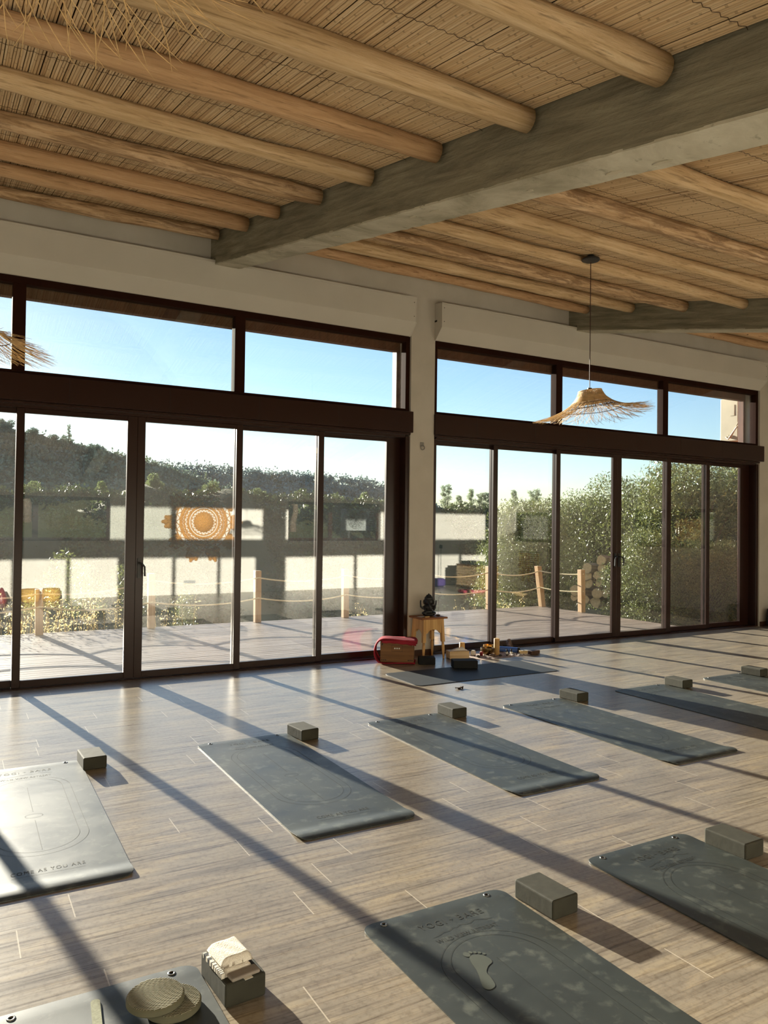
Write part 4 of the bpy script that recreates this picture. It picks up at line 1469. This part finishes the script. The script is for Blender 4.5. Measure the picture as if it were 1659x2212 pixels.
MB().box(0, .45, 0, 1.0, .02, .58).build('cabinet_body', 'brown_wood', o, bevel=.004)
m = MB()
for k in range(12):
    m.box(-.012, 0, .05 + .075 * k, .085 + .075 * k, .06, .54)
for k in range(7):
    m.box(-.016, -.004, .03, .96, .07 + .07 * k, .095 + .07 * k)
m.build('lattice_front', 'box_wood', o)
simple('mixing_desk', 'dark electronic desk on top of the lattice cabinet, mirrored', 'electronics', MB().box(-.18, .18, -.35, .35, 0, .08), 'black_metal', (11.17, -7.25, .582), 0, False, .005)
for x, y, lb in ((10.2, -8.05, 'left purple bolster by the back wall, mirrored in the right doors'), (10.62, -8.1, 'right purple bolster by the back wall, mirrored in the right doors')):
    simple('bolster', lb, 'bolster', MB().box(-.19, .19, -.12, .12, 0, .2), 'purple', (x, y, 0), 0, True, .05, 'purple bolsters at the back wall')
for x, lb in ((10.55, 'left tall dark tripod stand at the back, mirrored'), (10.82, 'right tall dark tripod stand at the back, mirrored')):
    o = thing('tripod_stand', lb, 'stand', (x, -8.25, 0), group='tripod stands at the back')
    MB().tube([(0, 0, .1), (0, 0, 1.0)], .009, 8).build('pole', 'black_metal', o)
    for k in range(3):
        a = R(120 * k + 90)
        MB().tube([(0, 0, .14), (.11 * math.cos(a), .11 * math.sin(a), .01)], .008, 6).build('leg', 'black_metal', o)
    MB().box(-.035, .035, -.02, .02, .94, 1.03).build('clamp_head', 'black_metal', o, bevel=.004)
o = thing('flower_garland', 'hanging orange marigold garlands on the right wall, mirrored', 'garland', (XR - .03, -6.7, .9))
for k in range(7):
    m = MB()
    for j in range(14 if k % 2 else 11):
        m.lathe([(0, -.02), (.024, -.008), (.024, .008), (0, .02)], 8, (0, -.35 + k * .11, -.05 - j * .05))
    m.build('flower_string', 'marigold' if k not in (4, 5) else 'garland_red', o, True)
MB().tube([(0, -.4, 0), (0, .4, 0)], .008, 6).build('hanging_rail', 'dark_wood', o)
simple('folded_mat', 'folded pink mat on the floor at the back right, mirrored', 'mat', MB().box(-.3, .3, -.16, .16, 0, .07), 'pink', (10.4, -6.3, 0), 10, True, .02)
simple('wooden_tray', 'pale boat-shaped wooden tray on the floor, mirrored in the right doors', 'tray', MB().lathe([(.05, 0), (.14, .02), (.19, .07), (.18, .075), (.12, .03), (0, .02)], 24), 'box_wood', (10.8, -5.25, 0))
# outdoor air conditioners
def ac_unit(name, label, loc, rz, w_=.82, d_=.3, h_=.62, cm='plastic_white'):
    o = thing(name, label, 'air conditioner', loc, rz)
    MB().box(-w_ / 2, w_ / 2, -d_ / 2, d_ / 2, 0, h_).build('casing', cm, o, bevel=.015)
    m = MB()
    for r in (.22, .175, .13, .085, .04):
        m.tube([(-.12 + r * math.cos(a), d_ / 2 + .01, h_ / 2 + r * math.sin(a)) for a in np.linspace(0, 2 * math.pi, 29)], .006, 4, False)
    for k in range(6):
        a = math.pi * k / 6
        m.tube([(-.12 - .22 * math.cos(a), d_ / 2 + .01, h_ / 2 - .22 * math.sin(a)), (-.12 + .22 * math.cos(a), d_ / 2 + .01, h_ / 2 + .22 * math.sin(a))], .005, 4)
    m.build('fan_guard', 'grille', o)
    m = MB()
    for k in range(9):
        m.box(w_ / 2 - .13, w_ / 2 - .03, d_ / 2, d_ / 2 + .006, .05 + k * .058, .08 + k * .058)
    m.build('side_grille', 'grille', o)
    MB().box(w_ / 2 - .4, w_ / 2 - .27, d_ / 2, d_ / 2 + .005, h_ - .09, h_ - .04).build('red_badge', 'red_wax', o)
    return o
acb = ac_unit('outdoor_unit', 'white outdoor unit behind the back window, mirrored in the glass', (9.05, -9.45, 1.36), 0, .8, .3, .55)
for x in (-.3, .3):
    MB().box(x - .025, x + .025, -.12, .12, -1.56, 0).build('stand_leg', 'steel', acb)
aw = ac_unit('outdoor_unit', 'white outdoor unit on the facade seen through the top right corner pane', (11.64, .56, 2.98), 0, .86, .34, .72, 'aged_plastic')
for x in (-.3, .3):
    MB().tube([(x, -.30, -.02), (x, .17, -.02)], .015, 6).build('bracket', 'steel', aw)
m = MB()
m.box(-.436, -.43, -.1, -.02, .42, .6)
m.tube([(-.44, .0, .1), (-.46, -.05, .05), (-.46, -.2, .3), (-.44, -.29, .4)], .012, 6)
m.tube([(-.44, .05, .08), (-.48, -.02, .03), (-.48, -.18, .22), (-.44, -.29, .3)], .012, 6)
m.build('pipe_cover', 'aged_plastic', aw)
MB().box(11.16, 13.2, .25, .262, 0, 4.5)
struct(MB().box(11.16, 13.2, .251, .262, -.02, 4.5).build('trim_7', 'render_red'))

# ------------------------------------------------------------------ terrace
m = MB()
y = .31
while y < 4.0:
    m.box(-9.0, 10.25, y, y + .104, -.075, -.05 + rng.uniform(-.0015, .0015))
    y += .1165
m.box(-9, 10.25, .26, 4.0, -.16, -.078)
dk = struct(m.build('floor_deck', 'deck'))
PO = [(-.55, 3.93, -.55, 3.93, .62, 'at the far left of the terrace'), (1.09, 3.86, 1.08, 3.86, .58, 'shorter one in the oat grass at left'), (2.61, 3.90, 2.60, 3.90, .76, 'left of the glass door handle'),
      (4.27, 3.93, 4.26, 3.93, .77, 'right of the door handle in front of the hill'), (5.83, 3.93, 5.82, 3.93, .77, 'last one left of the white pillar'), (7.36, 3.93, 7.36, 3.93, .77, 'hidden behind the white pillar'),
      (8.87, 3.93, 8.85, 3.93, .77, 'first one right of the white pillar'), (10.17, 3.93, 10.05, 3.93, .75, 'leaning one at the terrace corner'), (10.2, 2.88, 10.18, 2.88, .74, 'in front of the firewood pile')]
tops = []
for x, y, x2, y2, zt, lb in PO:
    if 'hidden' in lb:
        tops.append((x, y, zt)); continue
    m = MB()
    a = .05
    vs = [(x - a, y - a, -.05), (x + a, y - a, -.05), (x + a, y + a, -.05), (x - a, y + a, -.05), (x2 - a, y2 - a, zt), (x2 + a, y2 - a, zt), (x2 + a, y2 + a, zt), (x2 - a, y2 + a, zt)]
    m.add(vs, [(0, 3, 2, 1), (4, 5, 6, 7), (0, 1, 5, 4), (1, 2, 6, 5), (2, 3, 7, 6), (3, 0, 4, 7)])
    o = m.build('fence_post', 'post', None, bevel=.006)
    tag(o, 'timber rope-fence post, ' + lb, 'post', 'timber fence posts round the terrace')
    tops.append((x2, y2, zt))
for hz, lb in ((.66, 'upper pale rope strung along the terrace posts'), (.34, 'lower pale rope strung along the terrace posts')):
    pts = []
    allp = [(x, y, min(hz, zt - .06)) for x, y, zt in tops]
    for (x0, y0, z0), (x1, y1, z1) in zip(allp, allp[1:]):
        for k in range(12):
            u_ = k / 12
            sag = .075 if abs(x1 - x0) > .5 else .03
            pts.append((x0 + (x1 - x0) * u_, y0 + (y1 - y0) * u_ - .06, z0 + (z1 - z0) * u_ - sag * 4 * u_ * (1 - u_)))
    pts.append((allp[-1][0], allp[-1][1] - .06, allp[-1][2]))
    o = MB().tube(pts, .011, 8).build('fence_rope', 'rope', None, True)
    tag(o, lb, 'rope', 'fence ropes')

# firewood pile
k = 0
def log_piece(x, y, z, r, rx, rz, label):
    o = thing('firewood_log', label, 'firewood', (x, y, z), group='stacked firewood logs beyond the terrace')
    L = .5
    n = 11
    prof = [r * rng.uniform(.85, 1.12) for _ in range(n)]
    vs = []
    for yy in (-L / 2, L / 2):
        for j in range(n):
            a = 2 * math.pi * j / n
            vs.append((prof[j] * math.cos(a), yy, prof[j] * math.sin(a)))
    fs = [(j, (j + 1) % n, n + (j + 1) % n, n + j) for j in range(n)]
    m = MB().add(vs, fs + [tuple(range(n)), tuple(range(n, 2 * n))])
    m.build('bark', 'firewood', o, 'auto')
    e = MB()
    for yy in (-L / 2 - .003, L / 2 + .003):
        e.add([(v[0] * .93, yy, v[2] * .93) for v in vs[:n]] + [(v[0] * .93, yy * .98, v[2] * .93) for v in vs[:n]], [tuple(range(n))] + [(j, (j + 1) % n, n + (j + 1) % n, n + j) for j in range(n)])
    e.build('cut_end', 'firewood_end', o)
    o.rotation_euler = (rx, 0, rz)
rows = [8, 8, 7, 6, 5, 3]
for ri, cnt in enumerate(rows):
    for c_ in range(cnt):
        u_ = c_ - (cnt - 1) / 2
        x = 11.92 + u_ * .10 - .03 * ri
        y = 3.62 - u_ * .215 - .02 * ri
        log_piece(x + rng.uniform(-.02, .02), y + rng.uniform(-.02, .02), .02 + ri * .165 + rng.uniform(-.015, .015), rng.uniform(.075, .125), rng.uniform(-.2, .2), R(-64) + rng.uniform(-.45, .45),
                  'pale split firewood log in the pile beyond the right of the terrace')

# ------------------------------------------------------------------ land
def interp(x, xs, vs_):
    return np.interp(x, xs, vs_)
def land_profile(az):
    eA = interp(az, [-40, -10, 2.8, 5.6, 9.8, 12, 15.5, 19, 24, 28, 80], [5.0, 5.8, 5.65, 5.1, 4.3, 3.85, 2.8, 1.5, .1, -.4, -.4])
    eB = interp(az, [-40, 10, 15, 18.6, 22, 25, 27.8, 29.9, 32, 34, 38, 80], [3.2, 3.95, 3.95, 3.7, 3.5, 3.35, 3.05, 2.55, 1.8, 1.0, .4, .2])
    eM = interp(az, [-40, 3, 10, 17, 22, 28, 31, 34, 80], [1.3, 1.5, 1.65, 1.75, 1.6, 1.3, 1.1, .8, .3])
    eM = eM + .16 * math.sin(az * 1.1) + .10 * math.sin(az * 2.7 + 1)
    t_ = lambda e, r: 1.53 + r * math.tan(R(e))
    return [(3, -.35), (5.5, -.45), (12, -.5), (14, -.55 if az > 34 else -.9), (20, -.6 if az > 35 else -2.6), (36, -6.5), (44, -6.5), (72, t_(eM, 72)), (80, t_(eM, 80)), (108, -5), (118, -5), (178, t_(eA, 178)), (230, -8), (290, -12), (390, t_(eB, 390)), (470, t_(eB, 390) - 20)]
azs = np.linspace(-55, 115, 120)
rads = np.concatenate([np.linspace(3, 12, 10)[:-1], np.linspace(12, 95, 34)[:-1], np.linspace(95, 240, 34)[:-1], np.linspace(240, 470, 22)])
def ground_z(az, r):
    pr = land_profile(az)
    return float(np.interp(r, [p_[0] for p_ in pr], [p_[1] for p_ in pr]))
G = np.zeros((len(azs), len(rads), 3))
for i, a in enumerate(azs):
    for j, r_ in enumerate(rads):
        z = ground_z(a, r_)
        z += (math.sin(r_ * .11 + a * .4) + math.sin(a * .9 + r_ * .05)) * .012 * min(r_, 60) * (r_ > 30)
        G[i, j] = (r_ * math.sin(R(a)), -7.63 + 0 + r_ * math.cos(R(a)), z)
# shift so radius is measured from the camera foot but the land starts past the house
V = G.reshape(-1, 3).copy()
near = (V[:, 1] < .3)
V[near, 2] = np.minimum(V[near, 2], -.6)
nj = len(rads)
Fq = np.array([(i * nj + j, i * nj + j + 1, (i + 1) * nj + j + 1, (i + 1) * nj + j) for i in range(len(azs) - 1) for j in range(nj - 1)])
land = npmesh('ground', V, Fq, 'ground')
land.data.shade_smooth(); land['kind'] = 'structure'
# land behind the house
vs, fs = [], []
for i in range(25):
    for j in range(12):
        x = -40 + 90 * i / 24; y = -8.8 - 50 * j / 11
        vs.append((x, y, -.2 + max(0, (-y - 16)) * .22 + .3 * math.sin(x * .5 + j)))
for i in range(24):
    for j in range(11):
        a = i * 12 + j
        fs.append((a, a + 12, a + 13, a + 1))
ob = MB().add(vs, fs).build('ground_back', 'ground', None, True); ob['kind'] = 'structure'
def land_at(x, y):
    dx, dy = x, y + 7.63
    return ground_z(math.degrees(math.atan2(dx, dy)), math.hypot(dx, dy))
def polar(az, r_):
    return r_ * math.sin(R(az)), -7.63 + r_ * math.cos(R(az))

# scrub that covers the wooded hill and the far ridge: nobody could count it
def scrub(name, label, mat, n, azr, rr, size, per):
    rs = np.random.RandomState(n)
    az = rs.uniform(*azr, n); r_ = rr[0] + (rr[1] - rr[0]) * rs.uniform(0, 1, n) ** .8
    cen = []
    for a, q_ in zip(az, r_):
        x, y = polar(a, q_)
        cen.append((x, y, ground_z(a, q_)))
    cen = np.array(cen)
    s = size * rs.uniform(.5, 1.4, n)
    c = np.repeat(cen, per, 0)
    d = rs.normal(size=(n * per, 3)); d /= np.linalg.norm(d, axis=1)[:, None]
    d[:, 2] = np.abs(d[:, 2])
    c = c + d * np.repeat(s, per)[:, None] * rs.uniform(.5, 1, n * per)[:, None]
    v, f, t_ = leaves(c, np.full(n * per, size * .3), .75, rs=rs)
    tn = np.repeat(np.clip(np.repeat(rs.uniform(0, .8, n), per) + .2 * d[:, 2], 0, 1), 4)
    o = npmesh(name, v, f, mat, tn)
    return tag(o, label, 'scrub', None, 'stuff')
scrub('hill_scrub', 'dark scrub and woodland covering the nearer hillside', 'scrub', 3600, (-4, 30), (112, 180), 2.3, 62)
scrub('ridge_scrub', 'woodland on the far ridge, bluish with haze in its colour', 'far', 2600, (6, 40), (290, 392), 3.8, 34)
scrub('slope_bushes', 'low bushes and dry grass on the slope below the hill', 'dark_bush', 2600, (-4, 38), (38, 77), .85, 62)
scrub('yellow_scrub', 'yellowish broom along the crest of the low slope', 'olive', 700, (-2, 36), (70, 79), .5, 44)

# trees
def tree_proto(name, label, cat, mat, height, cr, ch, nl, lsize, aspect, trunk_r, lobes, seed, base=.25, group=None):
    rs = np.random.RandomState(seed)
    o = thing(name, label, cat, (0, 0, 0), group=group)
    top = height
    cz0 = height * base
    # trunk and limbs
    m = MB()
    lob = []
    for k in range(lobes):
        a = rs.uniform(0, 6.283); rr = cr * rs.uniform(.15, .75)
        z = cz0 + (top - cz0) * (rs.uniform(.2, .9) if ch != 'bush' else (k + .5) / lobes * .88)
        if ch == 'bush':
            rr = cr * (.85 if z < top * .6 else .6) * rs.uniform(.1, 1) ** .5
        if ch == 'pine':
            z = cz0 + (top - cz0) * (k + .5) / lobes
            rr = cr * .7 * (1 - (k / lobes) * .75) * rs.uniform(.3, 1)
        lob.append((rr * math.cos(a), rr * math.sin(a), z))
    m.tube([(0, 0, -.3), (.04 * height * .2, 0, cz0 * .6), (0, .02 * height, cz0), (0, 0, top * .85)], [trunk_r, trunk_r * .8, trunk_r * .65, trunk_r * .2], 8)
    for l in lob:
        z0 = min(l[2] - .05, cz0 + (l[2] - cz0) * .3)
        m.tube([(0, 0, z0), (l[0] * .6, l[1] * .6, (z0 + l[2]) / 2), l], [trunk_r * .4, trunk_r * .25, trunk_r * .08], 5)
    m.build('trunk', 'bark', o, True)
    per = nl // lobes
    cs, ts = [], []
    for l in lob:
        lr = cr * rs.uniform(.32, .55) if ch != 'pine' else cr * rs.uniform(.16, .34) * (1.1 - .5 * (l[2] - cz0) / (top - cz0))
        lz = lr * (.85 if ch != 'pine' else .55)
        d = rs.normal(size=(per, 3)); d /= np.linalg.norm(d, axis=1)[:, None]
        rad = rs.uniform(.25, 1.0, per) ** .5
        # twig clumps
        q_ = d * rad[:, None] * np.array([lr, lr, lz])
        q_ += rs.normal(size=(per, 3)) * lr * .07
        q_ = q_ + np.array(l)
        q_[:, 2] = np.maximum(q_[:, 2], .05)
        cs.append(q_)
    c = np.concatenate(cs)
    v, f, t_ = leaves(c, np.full(len(c), lsize), aspect, droop=.25, rs=rs)
    npmesh('foliage', v, f, mat, t_, o)
    return o
def put(o, x, y, s=1, rz=0, z=None, label=None):
    zz = land_at(x, y) if z is None else z
    if label:
        o['label'] = label
    o.location = (x, y, zz); o.scale = (s, s, s); o.rotation_euler = (0, 0, rz)
    return o
OG = 'olive trees right of the terrace'
ol = tree_proto('olive_tree', 'tall olive tree filling the rightmost panes', 'tree', 'olive', 4.6, 2.1, 'bush', 46000, .12, .26, .12, 46, 21, .02, OG)
put(ol, 15.6, 3.9, .78, 0, -.3)
for (az, d_, s, rz, lb) in [(51.5, 17.8, .74, 2.1, 'tall olive tree behind the firewood pile, right of the door handle'), (47.6, 19.0, .68, 1.1, 'olive tree just right of the right door handle, above the woodpile'),
                            (42.2, 20.5, .56, 3.3, 'bushy olive tree left of the firewood pile'), (40.3, 17.6, .55, 4.6, 'pale olive tree behind the leaning fence post'),
                            (38.6, 18.5, .34, .4, 'low olive bush beside the leaning fence post'), (56.5, 21.5, .84, 5.0, 'olive tree at the right end by the facade'), (48.8, 15.0, .40, 2.6, 'dark low bush right of the firewood pile'),
                            (52.6, 16.0, .36, 4.2, 'low tangled bush in the rightmost panes'), (45.0, 20.0, .60, 1.9, 'rounded olive tree behind the corner of the rope fence, left of the door handle')]:
    x, y = polar(az, d_)
    c = dup(ol, (x, y, -.35), rz, lb)
    c.scale = (s, s, s)
PG = 'pines on the skyline'
pn = tree_proto('pine_tree', 'rounded skyline pine just right of the white pillar', 'tree', 'pinetree', 8.5, 2.4, 'pine', 4600, .30, .16, .12, 30, 5, .30, PG)
x, y = polar(34.2, 90); put(pn, x, y, .82, 0, 1.53 + 90 * math.tan(R(2.98)) - 8.5 * .82)
for az, e_, s, lb in [(35.2, 2.2, .55, 'small skyline pine right of the rounded one'), (36.05, 2.66, .8, 'tall slim skyline pine in the first right pane'), (36.75, 2.38, .66, 'skyline pine left of the first right mullion'),
                      (37.25, 2.42, .7, 'skyline pine touching the first right mullion'), (39.25, 2.62, .72, 'thin skyline pine in the second right pane'), (40.7, 2.65, 1.0, 'broad dark skyline pine in the second right pane')]:
    x, y = polar(az, 92)
    c = dup(pn, (x, y, 1.53 + 92 * math.tan(R(e_)) - 8.5 * s), az * 3.1, lb); c.scale = (s * (.8 if 'slim' in lb or 'thin' in lb else 1.1), s, s)
RG = 'trees along the crest of the nearer hill'
rt_ = tree_proto('ridge_tree', 'dark tree on the crest of the nearer wooded hill', 'tree', 'scrub', 5.2, 2.4, 'b', 3000, .38, .55, .2, 9, 8, .2, RG)
x, y = polar(1, 176); put(rt_, x, y, 1)
rs_ = random.Random(4)
for k in range(46):
    az = 1.4 + 17.5 * (k / 46) + rs_.uniform(-.15, .15)
    r_ = 177 + rs_.uniform(-7, 3)
    x, y = polar(az, r_)
    s = rs_.uniform(.4, .85) * (1 if az < 10 else .5)
    c = dup(rt_, (x, y, ground_z(az, r_) - .6), rs_.uniform(0, 6)); c.scale = (s, s, s)
for az, s, lb in ((7.05, .75, 'pointed conifer standing above the hill crest at left'), (16.4, .5, 'small pointed conifer on the crest in the second left pane')):
    x, y = polar(az, 177)
    c = dup(pn, (x, y, ground_z(az, 177) - .5), 1, lb, 'conifers on the nearer crest'); c.scale = (s * .7, s * .7, s * 1.0)
MG = 'sunlit trees on the lower slope'
mt = tree_proto('slope_tree', 'sunlit tree on the lower slope', 'tree', 'oak', 4.2, 2.0, 'b', 6500, .22, .5, .14, 12, 31, .2, MG)
x, y = polar(12.9, 76); put(mt, x, y, .55, label='round sunlit tree above the mandala reflection at left')
for az, r_, s, lb in [(9.2, 76, 0.43, 'yellowish tree right of the glass streak in the second pane'), (16.6, 76, 0.45, 'round sunlit tree above the right of the mandala'), (4.6, 76, 0.43, 'dark tree low in the first full pane'),
                      (20.4, 76, 0.38, 'pale tree near the second left mullion'), (23.2, 76, 0.34, 'tree below the far ridge in the third pane'), (26.2, 76, 0.34, 'bushy tree above the mirrored outdoor unit'),
                      (28.0, 76, 0.40, 'tree below the end of the far ridge'), (29.6, 76, 0.29, 'tree beside the left door jamb'), (14.2, 40, 0.38, 'dark shrub behind the mandala reflection'), (6.8, 34, 0.40, 'dark shrub behind the oat grass at left')]:
    x, y = polar(az, r_)
    c = dup(mt, (x, y, land_at(x, y) - .2), az, lb); c.scale = (s, s, s)
BG = 'trees behind the house'
for k, (x, y, s) in enumerate([(-1, -22, 1.3), (2.5, -24, 1.5), (6, -21, 1.2), (9, -23, 1.6), (12.5, -22, 1.3), (16, -20, 1.4), (-4, -20, 1.3), (20, -15, 1.3), (19, -9, 1.2), (18.5, -4, 1.2), (20, 0.5, 1.0)]):
    c = dup(mt, (x, y, -.4 + max(0, -y - 16) * .22), k * 1.3, 'bushy green tree behind the house, mirrored through the back windows', BG); c.scale = (s, s, s)

# sunlit weeds by the deck edge
rs = np.random.RandomState(77)
m = MB()
cs, dirs = [], []
def oats(n, xr, yr, h):
    for k in range(n):
        x, y = rs.uniform(*xr), yr[0] + (yr[1] - yr[0]) * rs.uniform(0, 1)
        z0 = -.45
        H = rs.uniform(.55, 1.0) * h
        bx, by = rs.normal(0, .09), rs.normal(0, .06)
        pts = [(x, y, z0), (x + bx * .3, y + by * .3, z0 + H * .5), (x + bx, y + by, z0 + H)]
        m.tube(pts, [.0028, .0022, .001], 3, False, .25)
        for j in range(rs.randint(9, 20)):
            u_ = rs.uniform(.52, 1.0)
            cs.append((x + bx * u_ ** 1.5 + rs.normal(0, .028), y + by * u_ + rs.normal(0, .028), z0 + H * u_ + rs.uniform(-.02, .02)))
oats(160, (-1.2, 2.55), (4.06, 4.9), .98)
oats(9, (2.75, 3.4), (4.05, 4.35), .95)
oats(60, (-1.2, 1.0), (4.05, 4.4), .8)
oats(14, (8.0, 9.9), (4.1, 4.3), .62)
oats(6, (6.1, 6.4), (4.1, 4.3), .62)
cs = np.array(cs)
v, f, t_ = leaves(cs, np.full(len(cs), .042), .36, droop=-.5, rs=rs)
n0 = len(m.v)
m.add([tuple(q_) for q_ in v], [tuple(q_) for q_ in f])
m.t[n0:] = list(.4 + .6 * t_)
og = m.build('oat_grass', 'oat')
tag(og, 'dry sunlit wild oat grass along the far edge of the terrace', 'grass', None, 'stuff')
wb = tree_proto('sapling', 'light sapling in the sun beyond the oat grass, nearest the left edge', 'shrub', 'olive', 1.9, .55, 'b', 1500, .07, .4, .02, 9, 61, .3, 'saplings beyond the oat grass')
put(wb, 1.7, 7.2, 1, 0, -.85)
for x, y, s, rz, lb in [(3.0, 7.4, .92, 2, 'light sapling in the sun beyond the oat grass, second from the left edge'), (2.35, 7.9, .85, 4, 'light sapling between two others beyond the oat grass'), (3.7, 6.4, .6, 1, 'low light sapling near the door stile')]:
    c = dup(wb, (x, y, -.85), rz, lb); c.scale = (s, s, s)
